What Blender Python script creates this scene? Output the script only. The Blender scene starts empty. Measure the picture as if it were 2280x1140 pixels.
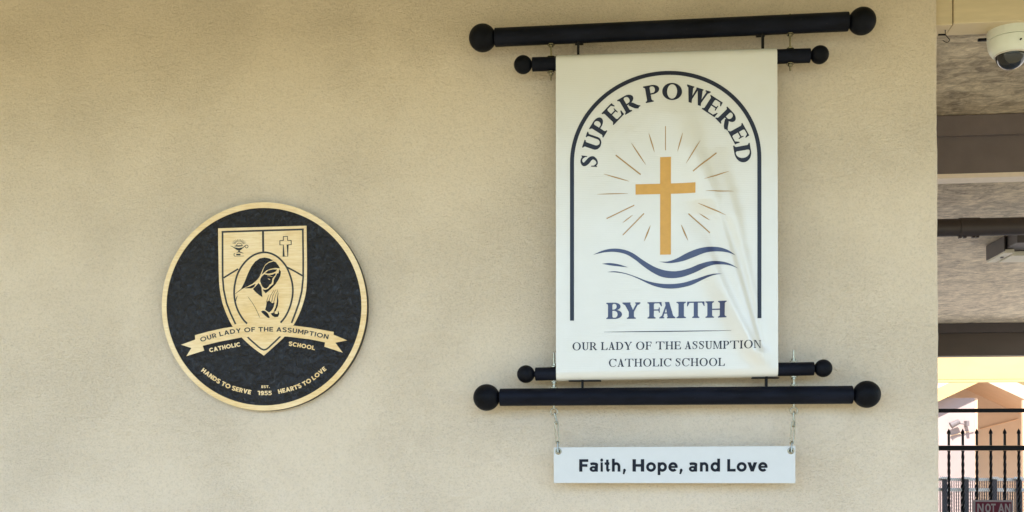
import bpy, bmesh, math, random
from mathutils import Vector, Matrix
from mathutils.geometry import delaunay_2d_cdt
random.seed(7)
R = math.radians
C = bpy.context.scene.collection
SC = bpy.context.scene

# ------------------------------------------------------------------ camera, sky, sun, exposure
EYE = Vector((0.0, 0.0, 1.55))
YAW, PITCH, FPX, PCY = R(6.5), R(0.7), 2400.0, 971.0      # measured on the 2280x1140 photograph
cam_d = bpy.data.cameras.new('camera'); cam = bpy.data.objects.new('camera', cam_d); C.objects.link(cam)
cam.location = EYE; cam.rotation_euler = (math.pi/2 + PITCH, 0, YAW)
cam_d.sensor_width = 36; cam_d.lens = 36*FPX/2280; cam_d.shift_y = (PCY-570)/2280
cam_d.clip_start = 0.05; cam_d.clip_end = 2000
SC.camera = cam

SUN_EL, SUN_AZ = R(52), R(196)      # azimuth clockwise from +Y: the sun stands behind the camera
world = bpy.data.worlds.new('World'); SC.world = world; world.use_nodes = True
wn = world.node_tree.nodes; wl = world.node_tree.links
sky = wn.new('ShaderNodeTexSky'); sky.sky_type = 'NISHITA'; sky.sun_disc = False
sky.sun_elevation = SUN_EL; sky.sun_rotation = SUN_AZ; sky.dust_density = 0.2; sky.air_density = 1.2; sky.ozone_density = 2.5
wl.new(sky.outputs[0], wn['Background'].inputs['Color']); wn['Background'].inputs['Strength'].default_value = 0.15
sd = bpy.data.lights.new('sun', 'SUN'); sd.energy = 5.0; sd.angle = R(0.5); sd.color = (1.0, 0.96, 0.91)
sun = bpy.data.objects.new('sun', sd); C.objects.link(sun)
sdir = Vector((math.sin(SUN_AZ)*math.cos(SUN_EL), math.cos(SUN_AZ)*math.cos(SUN_EL), math.sin(SUN_EL)))
sun.rotation_euler = sdir.to_track_quat('Z', 'Y').to_euler(); sun.location = (0, -10, 12)
vs = SC.view_settings; vs.view_transform = 'Standard'; vs.look = 'None'; vs.gamma = 1; vs.use_curve_mapping = False
vs.exposure = 1.62
try:
    SC.cycles.max_bounces = 10; SC.cycles.diffuse_bounces = 6; SC.cycles.glossy_bounces = 4
    SC.cycles.sample_clamp_indirect = 8
except Exception: pass

# ------------------------------------------------------------------ measuring helpers
_rot = Matrix.Rotation(YAW, 3, 'Z') @ Matrix.Rotation(math.pi/2 + PITCH, 3, 'X')
def at(px, py, Y):
    """point of the photograph (2280x1140 pixels) carried out to the vertical plane y = Y"""
    d = _rot @ Vector(((px-1140)/FPX, (PCY-py)/FPX, -1.0))
    return EYE + d*(Y/d.y)
def pm(px, py, Y):
    """metres covered by one photograph pixel at that place"""
    return (at(px+.5, py, Y) - at(px-.5, py, Y)).length

# ------------------------------------------------------------------ materials
def new_mat(name):
    m = bpy.data.materials.new(name); m.use_nodes = True
    nt = m.node_tree
    return m, nt, nt.nodes['Principled BSDF']
def tex_coord(nt, scale=(1,1,1), rot=(0,0,0)):
    g = nt.nodes.new('ShaderNodeNewGeometry'); mp = nt.nodes.new('ShaderNodeMapping')
    mp.inputs['Scale'].default_value = scale; mp.inputs['Rotation'].default_value = rot
    nt.links.new(g.outputs['Position'], mp.inputs['Vector'])
    return mp.outputs[0]
def noise(nt, vec, scale, detail=4, rough=.55, dist=0):
    n = nt.nodes.new('ShaderNodeTexNoise'); n.inputs['Scale'].default_value = scale
    n.inputs['Detail'].default_value = detail; n.inputs['Roughness'].default_value = rough
    n.inputs['Distortion'].default_value = dist
    nt.links.new(vec, n.inputs['Vector']); return n.outputs['Fac']
def ramp(nt, fac, stops):
    r = nt.nodes.new('ShaderNodeValToRGB'); e = r.color_ramp.elements
    e[0].position, e[0].color = stops[0][0], (*stops[0][1], 1)
    e[1].position, e[1].color = stops[-1][0], (*stops[-1][1], 1)
    for p, c in stops[1:-1]:
        k = e.new(p); k.color = (*c, 1)
    nt.links.new(fac, r.inputs[0]); return r.outputs[0]
def mathn(nt, op, a, b):
    m = nt.nodes.new('ShaderNodeMath'); m.operation = op
    for i, v in enumerate((a, b)):
        if isinstance(v, (int, float)): m.inputs[i].default_value = v
        else: nt.links.new(v, m.inputs[i])
    return m.outputs[0]
def mixc(nt, fac, a, b, mode='MIX'):
    m = nt.nodes.new('ShaderNodeMix'); m.data_type = 'RGBA'; m.blend_type = mode
    for i, v in ((0, fac), (6, a), (7, b)):
        if isinstance(v, (int, float)): m.inputs[i].default_value = v
        elif isinstance(v, tuple): m.inputs[i].default_value = (*v, 1)
        else: nt.links.new(v, m.inputs[i])
    return m.outputs[2]
def bump(nt, bsdf, h, strength, dist, prev=None):
    b = nt.nodes.new('ShaderNodeBump'); b.inputs['Strength'].default_value = strength
    b.inputs['Distance'].default_value = dist
    nt.links.new(h, b.inputs['Height'])
    if prev is not None: nt.links.new(prev, b.inputs['Normal'])
    nt.links.new(b.outputs[0], bsdf.inputs['Normal']); return b.outputs[0]

def plain(name, col, rough=.6, metal=0, var=.12, nscale=30, bmp=0, bs=200, spec=None, stretch=(1,1,1)):
    m, nt, b = new_mat(name)
    v = tex_coord(nt, stretch)
    f = noise(nt, v, nscale, 5, .6)
    lo = tuple(c*(1-var) for c in col); hi = tuple(min(1, c*(1+var)) for c in col)
    nt.links.new(ramp(nt, f, [(.3, lo), (.7, hi)]), b.inputs['Base Color'])
    b.inputs['Roughness'].default_value = rough; b.inputs['Metallic'].default_value = metal
    if spec is not None: b.inputs['Specular IOR Level'].default_value = spec
    if bmp: bump(nt, b, noise(nt, v, bs, 3, .6), bmp, .002)
    return m

def stucco(name, col):
    m, nt, b = new_mat(name)
    v = tex_coord(nt); vh = tex_coord(nt, (1, 1, 1.7), (0, R(12), 0))
    big = noise(nt, v, 1.4, 4, .55, .4); mid = noise(nt, vh, 9, 6, .6, .6); fine = noise(nt, v, 170, 4, .75)
    c = mixc(nt, mathn(nt, 'MULTIPLY', big, 1.0), tuple(x*.965 for x in col), tuple(x*1.035 for x in col))
    c = mixc(nt, .10, c, ramp(nt, mid, [(.3, tuple(x*.86 for x in col)), (.7, tuple(x*1.12 for x in col))]))
    c = mixc(nt, .40, c, ramp(nt, fine, [(.34, tuple(x*.68 for x in col)), (.47, tuple(x*.97 for x in col)), (.70, tuple(min(1, x*1.14) for x in col))]))
    # pin holes and dark specks of the float finish
    vo = nt.nodes.new('ShaderNodeTexVoronoi'); vo.inputs['Scale'].default_value = 55
    nt.links.new(v, vo.inputs['Vector'])
    spot = ramp(nt, vo.outputs['Distance'], [(.03, (1,1,1)), (.09, (0,0,0))])
    gate = ramp(nt, noise(nt, v, 16, 3), [(.60, (0,0,0)), (.68, (1,1,1))])
    c = mixc(nt, mathn(nt, 'MULTIPLY', mathn(nt, 'MULTIPLY', spot, gate), .45), c, (.12, .10, .07))
    nt.links.new(c, b.inputs['Base Color'])
    b.inputs['Roughness'].default_value = .62; b.inputs['Specular IOR Level'].default_value = .35
    # trowel swirls: where they show, how deep
    patch = ramp(nt, noise(nt, v, 2.6, 3), [(.40, (.35,.35,.35)), (.62, (1,1,1))])
    swirl = mathn(nt, 'MULTIPLY', noise(nt, vh, 115, 4, .6, 1.4), patch)
    n1 = bump(nt, b, noise(nt, vh, 40, 4, .55, .8), .6, .003)
    n2 = bump(nt, b, swirl, 1.0, .0045, n1)
    ridge = ramp(nt, noise(nt, tex_coord(nt, (1, 1, 2.2), (0, R(28), 0)), 26, 5, .6, 1.0), [(.47, (0,0,0)), (.50, (1,1,1)), (.53, (0,0,0))])
    rg8 = ramp(nt, noise(nt, v, 5.5, 3), [(.52, (0,0,0)), (.64, (1,1,1))])
    n3 = bump(nt, b, mathn(nt, 'MULTIPLY', ridge, rg8), .35, .0012, n2)
    bump(nt, b, fine, 1.0, .0026, n3)
    return m

M = {}
M['wall'] = stucco('sand_stucco', (.685, .590, .478))
M['cream_paint'] = plain('cream_paint', (.60, .50, .34), .55, var=.06, nscale=12, bmp=.2, stretch=(1, 1, 6))
M['black_wood'] = plain('black_painted_wood', (.0055, .007, .014), .5, var=.5, nscale=35, bmp=.25, bs=120, spec=.09, stretch=(.25, 1, 1))
M['black_wood_dusty'] = plain('black_painted_wood_dusty', (.004, .005, .009), .5, var=.5, nscale=20, bmp=.3, bs=160, spec=.1)
M['black_iron'] = plain('black_iron', (.005, .005, .006), .5, var=.3, nscale=60, spec=.15)
M['zinc'] = plain('zinc_steel', (.36, .34, .28), .24, 1.0, var=.15, nscale=150)
def dust(m):
    nt = m.node_tree; b = nt.nodes['Principled BSDF']
    src = b.inputs['Base Color'].links[0].from_socket
    g = nt.nodes.new('ShaderNodeNewGeometry'); sp = nt.nodes.new('ShaderNodeSeparateXYZ'); nt.links.new(g.outputs['Normal'], sp.inputs[0])
    up = ramp(nt, sp.outputs['Z'], [(.45, (0,0,0)), (.95, (1,1,1))])
    v = tex_coord(nt, (.5, 1, 1.5))
    n = ramp(nt, noise(nt, v, 14, 6, .7, 1.0), [(.50, (0,0,0)), (.66, (1,1,1))])
    sp2 = ramp(nt, noise(nt, tex_coord(nt), 160, 2), [(.70, (0,0,0)), (.75, (1,1,1))])
    f = mathn(nt, 'ADD', mathn(nt, 'MULTIPLY', mathn(nt, 'MULTIPLY', up, n), .55), mathn(nt, 'MULTIPLY', sp2, .25))
    nt.links.new(mixc(nt, f, src, (.055, .048, .042)), b.inputs['Base Color'])
dust(M['black_wood'])
M['ink_navy'] = plain('navy_ink', (.010, .014, .034), .34, var=.08, nscale=30, spec=.35)
M['ink_navy_glare'] = plain('navy_glare_ink', (.020, .032, .115), .30, var=.1, nscale=30, spec=.6)  # navy ink of the lower print, with sky glare mixed into its colour
M['ink_gold'] = plain('gold_ink', (.62, .34, .07), .42, var=.05, nscale=60, spec=.5)
M['ink_tan'] = plain('tan_ink', (.40, .24, .085), .42, var=.05, nscale=60, spec=.5)
M['sign_white'] = plain('white_sign_panel', (.61, .63, .66), .35, var=.015, nscale=40)
M['sign_text'] = plain('dark_sign_text', (.005, .008, .018), .5, var=.05, spec=.2)

def vinyl():
    m, nt, b = new_mat('white_banner_vinyl')
    v = tex_coord(nt)
    f = noise(nt, v, 5, 4)
    nt.links.new(ramp(nt, f, [(.3, (.66,.66,.655)), (.7, (.70,.70,.695))]), b.inputs['Base Color'])
    b.inputs['Roughness'].default_value = .2; b.inputs['Specular IOR Level'].default_value = .9
    w = nt.nodes.new('ShaderNodeTexWave'); w.wave_type = 'BANDS'; w.bands_direction = 'Z'
    w.inputs['Scale'].default_value = 62; w.inputs['Distortion'].default_value = .3
    nt.links.new(v, w.inputs['Vector'])
    h = mathn(nt, 'MULTIPLY', w.outputs['Fac'], noise(nt, v, 4, 2))
    n1 = bump(nt, b, h, .5, .0004)
    bump(nt, b, noise(nt, v, 14, 3), .2, .002, n1)
    return m
M['vinyl'] = vinyl()

def brass():
    m, nt, b = new_mat('brushed_gold_laminate')
    v = tex_coord(nt, (1, 1, 9)); v2 = tex_coord(nt)
    f = noise(nt, v, 26, 6, .65, .3)
    c = ramp(nt, f, [(.28, (.60,.385,.145)), (.5, (.77,.54,.245)), (.75, (.88,.70,.41))])
    c = mixc(nt, .35, c, ramp(nt, noise(nt, v2, 5, 3), [(.35, (.70,.48,.20)), (.65, (.90,.80,.60))]))
    nt.links.new(c, b.inputs['Base Color'])
    b.inputs['Metallic'].default_value = .08; b.inputs['Roughness'].default_value = .36
    bump(nt, b, f, .15, .001)
    return m
M['brass'] = brass()
def hammered():
    m, nt, b = new_mat('hammered_black_enamel')
    v = tex_coord(nt)
    vo = nt.nodes.new('ShaderNodeTexVoronoi'); vo.inputs['Scale'].default_value = 95; vo.feature = 'SMOOTH_F1'
    nt.links.new(v, vo.inputs['Vector'])
    f = noise(nt, v, 48, 5, .65, 1.5)
    nt.links.new(ramp(nt, f, [(.3, (.002,.0025,.005)), (.60, (.009,.012,.022)), (.74, (.045,.052,.068))]), b.inputs['Base Color'])  # palest stop paints sky glints of the hammered bumps into the colour
    nt.links.new(ramp(nt, noise(nt, v, 8, 4), [(.3, (.13,)*3), (.7, (.24,)*3)]), b.inputs['Roughness'])
    b.inputs['Specular IOR Level'].default_value = .32
    n1 = bump(nt, b, f, 1.0, .0085)
    bump(nt, b, vo.outputs['Distance'], .35, .003, n1)
    return m
M['enamel'] = hammered()
M['engrave'] = plain('engraved_black_line', (.014, .013, .011), .5, var=.3, nscale=150)

def plywood():
    m, nt, b = new_mat('weathered_ceiling_plywood')
    v = tex_coord(nt, (1, 1.5, 1.5)); v2 = tex_coord(nt, (1.0, 1.6, 1.6))
    g = noise(nt, v, 2.6, 9, .72, 1.0); s = noise(nt, v2, 14, 6, .75, .8)
    c = ramp(nt, g, [(.38, (.26,.205,.145)), (.48, (.53,.425,.29)), (.60, (.82,.69,.47))])
    g2 = noise(nt, tex_coord(nt, (1, .40, 1)), 5.5, 6, .75, 1.0)
    c = mixc(nt, .45, c, ramp(nt, g2, [(.42, (.17,.13,.09)), (.5, (.55,.44,.30)), (.58, (.95,.80,.57))]))
    c = mixc(nt, .50, c, ramp(nt, s, [(.38, (.17,.135,.10)), (.5, (.53,.43,.30)), (.62, (.92,.79,.57))]))
    nt.links.new(c, b.inputs['Base Color']); b.inputs['Roughness'].default_value = .55
    bump(nt, b, s, .5, .004)
    return m
M['plywood'] = plywood()
M['soffit'] = plain('cream_soffit_boards', (.53, .49, .26), .6, var=.06, nscale=5)
M['brown_paint'] = plain('brown_grey_beam_paint', (.165, .135, .132), .55, var=.10, nscale=8, bmp=.15)
M['dark_brown'] = plain('dark_brown_beam_paint', (.060, .040, .026), .6, var=.12, nscale=8, stretch=(.3, 1, 1))
M['pipe_paint'] = plain('brown_pipe_paint', (.050, .037, .033), .45, var=.12, nscale=12)
M['lit_underside'] = plain('bounce_lit_underside', (.88, .76, .64), .6, var=.05)  # pale tone paints ground bounce on the beam's underside
M['yellow_paint'] = plain('pale_yellow_fascia_paint', (.42, .30, .12), .55, var=.05, nscale=6, stretch=(.3, 1, 1))
M['pink_wall'] = plain('pale_pink_stucco', (.30, .228, .208), .8, var=.04, nscale=6)
M['peach_wall'] = plain('peach_stucco', (.50, .36, .25), .8, var=.04, nscale=6)
M['peach_dark'] = plain('peach_soffit_paint', (.56, .36, .22), .7, var=.05, nscale=6)
M['concrete'] = plain('concrete_ground', (.46, .42, .36), .85, var=.12, nscale=3, bmp=.3, bs=40)
M['concrete_light'] = plain('pale_concrete', (.60, .52, .42), .85, var=.1, nscale=2)
M['asphalt'] = plain('worn_yard_surface', (.205, .176, .100), .9, var=.12, nscale=2, bmp=.3, bs=40)
M['cam_white'] = plain('off_white_plastic', (.70, .73, .66), .45, var=.03, nscale=20)
M['cam_grey'] = plain('grey_plastic', (.13, .105, .10), .5, var=.05)
M['fixture'] = plain('cream_light_housing', (.70, .65, .52), .5, var=.05, nscale=25)
M['fixture_dark'] = plain('dark_light_housing', (.06, .05, .048), .5, var=.1)
M['white_metal'] = plain('white_painted_metal', (.72, .68, .60), .5, var=.04)
M['slate_metal'] = plain('slate_painted_metal', (.018, .021, .030), .5, var=.2)
M['maroon'] = plain('maroon_sign_face', (.10, .010, .022), .55, var=.1, spec=.2)
M['sign_grey'] = plain('grey_sign_print', (.24, .19, .18), .5, var=.1)
M['wire'] = plain('galvanised_wire', (.16, .10, .09), .5, var=.1)
def smoked():
    m, nt, b = new_mat('smoked_dome_plastic')
    f = noise(nt, tex_coord(nt), 25, 2)
    nt.links.new(ramp(nt, f, [(.3, (.006,.007,.010)), (.7, (.012,.014,.018))]), b.inputs['Base Color'])
    b.inputs['Roughness'].default_value = .08; b.inputs['Specular IOR Level'].default_value = .7
    return m
M['smoked'] = smoked()
M['clear'] = plain('clear_dome_rim', (.55, .52, .48), .12, var=.05)

# ------------------------------------------------------------------ object helpers
def link_bm(name, bm, mat, parent=None, smooth=False, kind=None):
    bmesh.ops.recalc_face_normals(bm, faces=bm.faces[:])
    me = bpy.data.meshes.new(name); bm.to_mesh(me); bm.free(); me.materials.append(mat)
    if smooth: me.shade_smooth() if hasattr(me, 'shade_smooth') else [setattr(p, 'use_smooth', True) for p in me.polygons]
    o = bpy.data.objects.new(name, me); C.objects.link(o)
    if parent is not None:
        o.parent = parent
        # meshes are built in world coordinates: shift them so the parent's place is the origin
        off = Vector(parent.location); pp = parent.parent
        while pp is not None: off += Vector(pp.location); pp = pp.parent
        me.transform(Matrix.Translation(-off))
    if kind: o['kind'] = kind
    return o
def smooth_by_angle(o, ang=40):
    for p in o.data.polygons: p.use_smooth = True
    try: o.data.set_sharp_from_angle(angle=R(ang))
    except Exception: pass
    return o
def thing(name, label, cat, loc, group=None):
    o = bpy.data.objects.new(name, None); C.objects.link(o); o.location = loc
    o.empty_display_size = .05
    o['label'] = label; o['category'] = cat
    if group: o['group'] = group
    return o
def tag(o, label, cat, group=None):
    o['label'] = label; o['category'] = cat
    if group: o['group'] = group
    return o
def box(bm, x0, x1, y0, y1, z0, z1, bev=0):
    t = bmesh.new()
    r = bmesh.ops.create_cube(t, size=1)
    for v in t.verts:
        v.co = Vector(((x0+x1)/2 + v.co.x*(x1-x0), (y0+y1)/2 + v.co.y*(y1-y0), (z0+z1)/2 + v.co.z*(z1-z0)))
    if bev: bmesh.ops.bevel(t, geom=t.edges[:], offset=bev, segments=2, profile=.5, affect='EDGES')
    me = bpy.data.meshes.new('tmp'); t.to_mesh(me); t.free(); bm.from_mesh(me); bpy.data.meshes.remove(me)
def newbox(name, mat, parent, x0, x1, y0, y1, z0, z1, bev=0, kind=None):
    bm = bmesh.new(); box(bm, x0, x1, y0, y1, z0, z1, bev); return link_bm(name, bm, mat, parent, kind=kind)
def lathe(bm, origin, axis, prof, seg=32):
    """revolve (distance along axis, radius) pairs"""
    axis = Vector(axis).normalized(); q = axis.to_track_quat('Z', 'Y'); origin = Vector(origin)
    rings = []
    for h, r in prof:
        if r < 1e-6: rings.append([bm.verts.new(origin + axis*h)]); continue
        rings.append([bm.verts.new(origin + q @ Vector((r*math.cos(2*math.pi*k/seg), r*math.sin(2*math.pi*k/seg), h))) for k in range(seg)])
    for a, b in zip(rings, rings[1:]):
        for k in range(seg):
            va = a[k % len(a)], a[(k+1) % seg % len(a)]; vb = b[k % len(b)], b[(k+1) % seg % len(b)]
            f = [va[0], va[1], vb[1], vb[0]]
            u = []
            for w in f:
                if w not in u: u.append(w)
            if len(u) >= 3: bm.faces.new(u)
    for end in (rings[0], rings[-1]):
        if len(end) > 2: bm.faces.new(end)
def tube(bm, pts, r, seg=10, closed=False):
    pts = [Vector(p) for p in pts]; n = len(pts); rings = []
    prevn = None
    for i, p in enumerate(pts):
        a = pts[(i-1) % n] if (closed or i) else p; b = pts[(i+1) % n] if (closed or i < n-1) else p
        t = (b-a).normalized()
        if prevn is None:
            prevn = t.orthogonal().normalized()
        prevn = (prevn - t*prevn.dot(t)).normalized(); bn = t.cross(prevn)
        rings.append([bm.verts.new(p + (prevn*math.cos(2*math.pi*k/seg) + bn*math.sin(2*math.pi*k/seg))*r) for k in range(seg)])
    m = n if closed else n-1
    for i in range(m):
        a, b = rings[i], rings[(i+1) % n]
        for k in range(seg): bm.faces.new((a[k], a[(k+1) % seg], b[(k+1) % seg], b[k]))
    if not closed: bm.faces.new(rings[0]); bm.faces.new(rings[-1])
def sphere_prof(r, n=20): return [(-r*math.cos(math.pi*i/n), r*math.sin(math.pi*i/n)) for i in range(n+1)]

# ------------------------------------------------------------------ flat shapes: collected as polygons, united, triangulated
def crom(pts, n=6, closed=False):
    P = [Vector(p) for p in pts]; out = []; N = len(P)
    for i in range(N if closed else N-1):
        p0 = P[(i-1) % N] if (closed or i) else P[0]*2-P[1]
        p1 = P[i]; p2 = P[(i+1) % N]
        p3 = P[(i+2) % N] if (closed or i < N-2) else P[-1]*2-P[-2]
        for k in range(n):
            t = k/n
            out.append(.5*((2*p1) + (p2-p0)*t + (2*p0-5*p1+4*p2-p3)*t*t + (3*p1-p0-3*p2+p3)*t**3))
    if not closed: out.append(P[-1])
    return [tuple(o) for o in out]
def poly(*pts): return [list(pts)]
def rect(x0, y0, x1, y1): return [[(x0, y0), (x1, y0), (x1, y1), (x0, y1)]]
def vstroke(pts, ws, caps=True):
    out = []; n = len(pts); L = []; Rr = []
    if not hasattr(ws, '__len__'): ws = [ws]*n
    for i in range(n):
        a = Vector(pts[max(0, i-1)]); b = Vector(pts[min(n-1, i+1)]); t = (b-a).normalized(); nn = Vector((-t.y, t.x))
        p = Vector(pts[i]); h = max(ws[i], 1e-4)/2
        if 0 < i < n-1:
            t1 = (p-a).normalized(); c = max(.35, abs(nn.dot(Vector((-t1.y, t1.x))))); h /= c
        L.append(tuple(p+nn*h)); Rr.append(tuple(p-nn*h))
    for i in range(n-1): out.append([L[i], L[i+1], Rr[i+1], Rr[i]])
    return out
def stroke(pts, w): return vstroke(pts, w)
def loop_stroke(pts, w): return vstroke(list(pts)+[pts[0]], w) + [q for p in pts for q in rect(p[0]-w/2, p[1]-w/2, p[0]+w/2, p[1]+w/2)]
def ering(cx, cy, ox, oy, ix, iy, a0=0, a1=360, icx=None, icy=None, n=28):
    """elliptic ring sector; the inner ellipse may have its own centre (stress of a serif letter)"""
    icx = cx if icx is None else icx; icy = cy if icy is None else icy
    out = []; n = max(4, int(n*abs(a1-a0)/360)); full = abs(a1-a0) >= 359.9
    A = [R(a0+(a1-a0)*k/n) for k in range(n+1)]
    for p, q in zip(A, A[1:]):
        out.append([(cx+ox*math.cos(p), cy+oy*math.sin(p)), (cx+ox*math.cos(q), cy+oy*math.sin(q)),
                    (icx+ix*math.cos(q), icy+iy*math.sin(q)), (icx+ix*math.cos(p), icy+iy*math.sin(p))])
    return out

# serif alphabet (cap height 1); w = thick stem, h = hairline
def serif_glyph(c, w, h):
    s = h*.95; e = .085            # serif thickness, serif overhang
    def foot(a, b, y, up=1, L=e, Rt=e):
        k = s*up; j = (s+.07)*up
        return [[(a-L, y), (b+Rt, y), (b+Rt, y+k), (a-L, y+k)], [(a-L*.6, y+k*.9), (b+Rt*.6, y+k*.9), (b, y+j), (a, y+j)]]
    def stem(a, y0=0, y1=1, top=True, bot=True, t=None):
        t = w if t is None else t
        o = rect(a, y0, a+t, y1)
        if bot: o += foot(a, a+t, y0, 1)
        if top: o += foot(a, a+t, y1, -1)
        return o
    if c == 'I': return stem(e), w+2*e
    if c == 'H':
        return stem(e) + stem(e+w+.36) + rect(e+w-.01, .47, e+w+.37, .47+h), 2*w+.36+2*e
    if c in 'EFL':
        o = stem(e); x = e+w; W = {'E': .40, 'F': .38, 'L': .38}[c]
        if c != 'L':
            o += rect(x-.01, 1-h, x+W, 1) + poly((x+W-.12, 1-h*.9), (x+W-.0, 1-h*.9), (x+W+.02, .74), (x+W-.025, .74))
            o += rect(x-.01, .48, x+W-.13, .48+h) + poly((x+W-.16, .50), (x+W-.13, .35), (x+W-.09, .35), (x+W-.09, .68), (x+W-.13, .68), (x+W-.16, .53))
        if c != 'F':
            W2 = W+.05
            o += rect(x-.01, 0, x+W2, h) + poly((x+W2-.14, h*.9), (x+W2-.02, .30), (x+W2+.03, .30), (x+W2, h*.9))
        return o, x+W+.07
    if c in 'PRB':
        o = stem(e); x = e+w
        if c in 'PR':
            o += rect(x-.01, 1-h, x+.13, 1) + rect(x-.01, .44, x+.13, .44+h)
            o += ering(x+.12, .72, .14+w*.92, .28, .13, .28-h, -90, 90)
            if c == 'P': return o, x+.12+.14+w*.92+.02
            o += vstroke([(x+.14, .46), (x+.24, .30), (x+.35, .12), (x+.47, .0)], [w*.9, w*1.05, w*1.0, w*.8])
            o += poly((x+.30, 0), (x+.56, 0), (x+.56, h*.8), (x+.42, h*1.4))
            return o, x+.56
        o += rect(x-.01, 1-h, x+.12, 1) + rect(x-.01, 0, x+.14, h) + rect(x-.01, .50, x+.14, .50+h)
        o += ering(x+.11, .762, .12+w*.85, .238, .11, .238-h, -90, 90)
        o += ering(x+.13, .28, .16+w*.92, .28, .14, .28-h, -90, 90)
        return o, x+.13+.16+w*.92+.03
    if c == 'D':
        x = e+w; o = stem(e) + rect(x-.01, 1-h, x+.10, 1) + rect(x-.01, 0, x+.10, h)
        o += ering(x+.09, .5, .30+w*.9, .5, .28, .5-h, -90, 90, n=40); return o, x+.39+w*.9+.03
    if c == 'O':
        rx = .30+w*.85
        return ering(rx+.03, .5, rx, .52, rx-w*1.08, .52-h, n=48), 2*rx+.06
    if c == 'C':
        rx = .29+w*.8; cx = rx+.03
        o = ering(cx, .5, rx, .52, rx-w*1.05, .52-h, 48, 300, n=48)
        xr = cx+rx*.80
        o += ering(cx, .5, rx, .52, rx-h, .52-h, 300, 325, n=60)
        o += poly((xr-.16, .95), (xr-.08, .86), (xr+.0, .66), (xr+.05, .66), (xr+.05, 1.0), (xr+.01, 1.0))
        o += ering(cx, .5, rx, .52, rx-h*1.2, .52-h, 33, 60, n=60)
        return o, xr+.08
    if c == 'S':
        ctr = crom([(.50, .80), (.40, .935), (.25, .965), (.12, .87), (.13, .73), (.27, .58), (.42, .45), (.48, .28), (.38, .09), (.22, .03), (.08, .16)], 5)
        n = len(ctr); ws = []
        for i in range(n):
            t = i/(n-1); ws.append(h + (w*1.08-h)*math.exp(-((t-.5)/.22)**2))
        o = vstroke(ctr, ws)
        o += poly((.44, .93), (.49, .66), (.53, .66), (.53, 1.0), (.50, 1.0)) + poly((.06, 0.0), (.09, 0.0), (.13, .08), (.08, .36), (.04, .36))
        return o, .60
    if c == 'U':
        t = h*1.25; X = e+w+.32
        o = rect(e, .30, e+w, 1) + foot(e, e+w, 1, -1) + rect(X, .30, X+t, 1) + foot(X, X+t, 1, -1)
        cx = (e+X+t)/2
        o += ering(cx, .31, cx-e, .33, (X-e-w)/2, .33-h*1.3, 180, 360, icx=(e+w+X)/2)
        return o, X+t+e
    if c == 'T':
        W = .30+w/2+.06; cx = W+.02
        o = rect(cx-w/2, 0, cx+w/2, 1) + foot(cx-w/2, cx+w/2, 0) + rect(cx-W, 1-h, cx+W, 1)
        for q in (-1, 1):
            o += [[(cx+q*W, 1), (cx+q*(W+.015), .72), (cx+q*(W-.03), .72), (cx+q*(W-.13), 1-h*.9), (cx+q*(W-.13), 1)]]
        return o, 2*cx
    if c in 'AV':
        t = h*1.2; W = .44+w*.7; a = .06
        sgn = (lambda p: p) if c == 'A' else (lambda p: [(x, 1-y) for x, y in p])
        xm = a+W*.48
        o = [[(a+.02, 0), (a+.02+t, 0), (xm+t*.8, 1), (xm-.0, 1)], [(xm-w*.35, 1), (xm+w*.5, 1), (a+W+.02, 0), (a+W-w*1.12, 0)]]
        o += rect(a+.14, .29, a+W-w*.6, .29+h)
        o += foot(a+.02, a+.02+t, 0, 1, .07, .07) + foot(a+W-w*1.1, a+W+.02, 0, 1, .05, .06)
        if c == 'V': o = [sgn(p) for p in o[:2]+o[3:]]
        return o, a+W+.09
    if c == 'W':
        t = h*1.2; o = []
        def dg(x0, x1, tt): return [[(x0, 1), (x0+tt, 1), (x1+tt*.62, 0), (x1-tt*.0, 0)]]
        o += [[(.05, 1), (.05+w*1.1, 1), (.33+w*.5, 0), (.30, 0)], [(.30, 0), (.36, 0), (.58, 1), (.58-t, 1)],
              [(.50, 1), (.50+w*1.1, 1), (.77+w*.5, 0), (.74, 0)], [(.74, 0), (.81, 0), (1.07, 1), (1.07-t, 1)]]
        o += foot(.05, .05+w*1.1, 1, -1, .05, .05) + foot(.50, .50+w*1.1, 1, -1, .05, .04) + foot(1.07-t, 1.07, 1, -1, .08, .06)
        return o, 1.15
    if c == 'Y':
        t = h*1.25; cx = .40; m = .42
        o = rect(cx-w/2, 0, cx+w/2, m+.03) + foot(cx-w/2, cx+w/2, 0)
        o += [[(.06, 1), (.06+w*1.15, 1), (cx+w/2, m), (cx-w/2, m)], [(.74-t, 1), (.74, 1), (cx+w/2, m), (cx+w*.1, m)]]
        o += foot(.07, .06+w*1.1, 1, -1, .06, .05) + foot(.74-t, .74, 1, -1, .08, .06)
        return o, .82
    if c == 'M':
        t = h*1.2; o = rect(e, 0, e+t, 1) + foot(e, e+t, 0) + rect(.72, 0, .72+w, 1) + foot(.72, .72+w, 0) + foot(.72, .72+w, 1, -1, .0, e)
        o += [[(e, 1), (e+w, 1), (.47+w*.3, 0), (.44, 0)], [(.44, 0), (.49, 0), (.76, 1), (.76-t, 1)]] + rect(.0, 1-s, e+.1, 1)
        return o, .72+w+e
    if c == 'N':
        t = h*1.2; o = rect(e, 0, e+t, 1) + foot(e, e+t, 0) + rect(.66, 0, .66+t, 1) + foot(.66, .66+t, 1, -1)
        o += [[(e, 1), (e+w*1.05, 1), (.66+t, 0), (.66+t-w*.6, 0)]] + rect(.0, 1-s, e+.1, 1)
        return o, .66+t+e
    return [], .30

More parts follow.
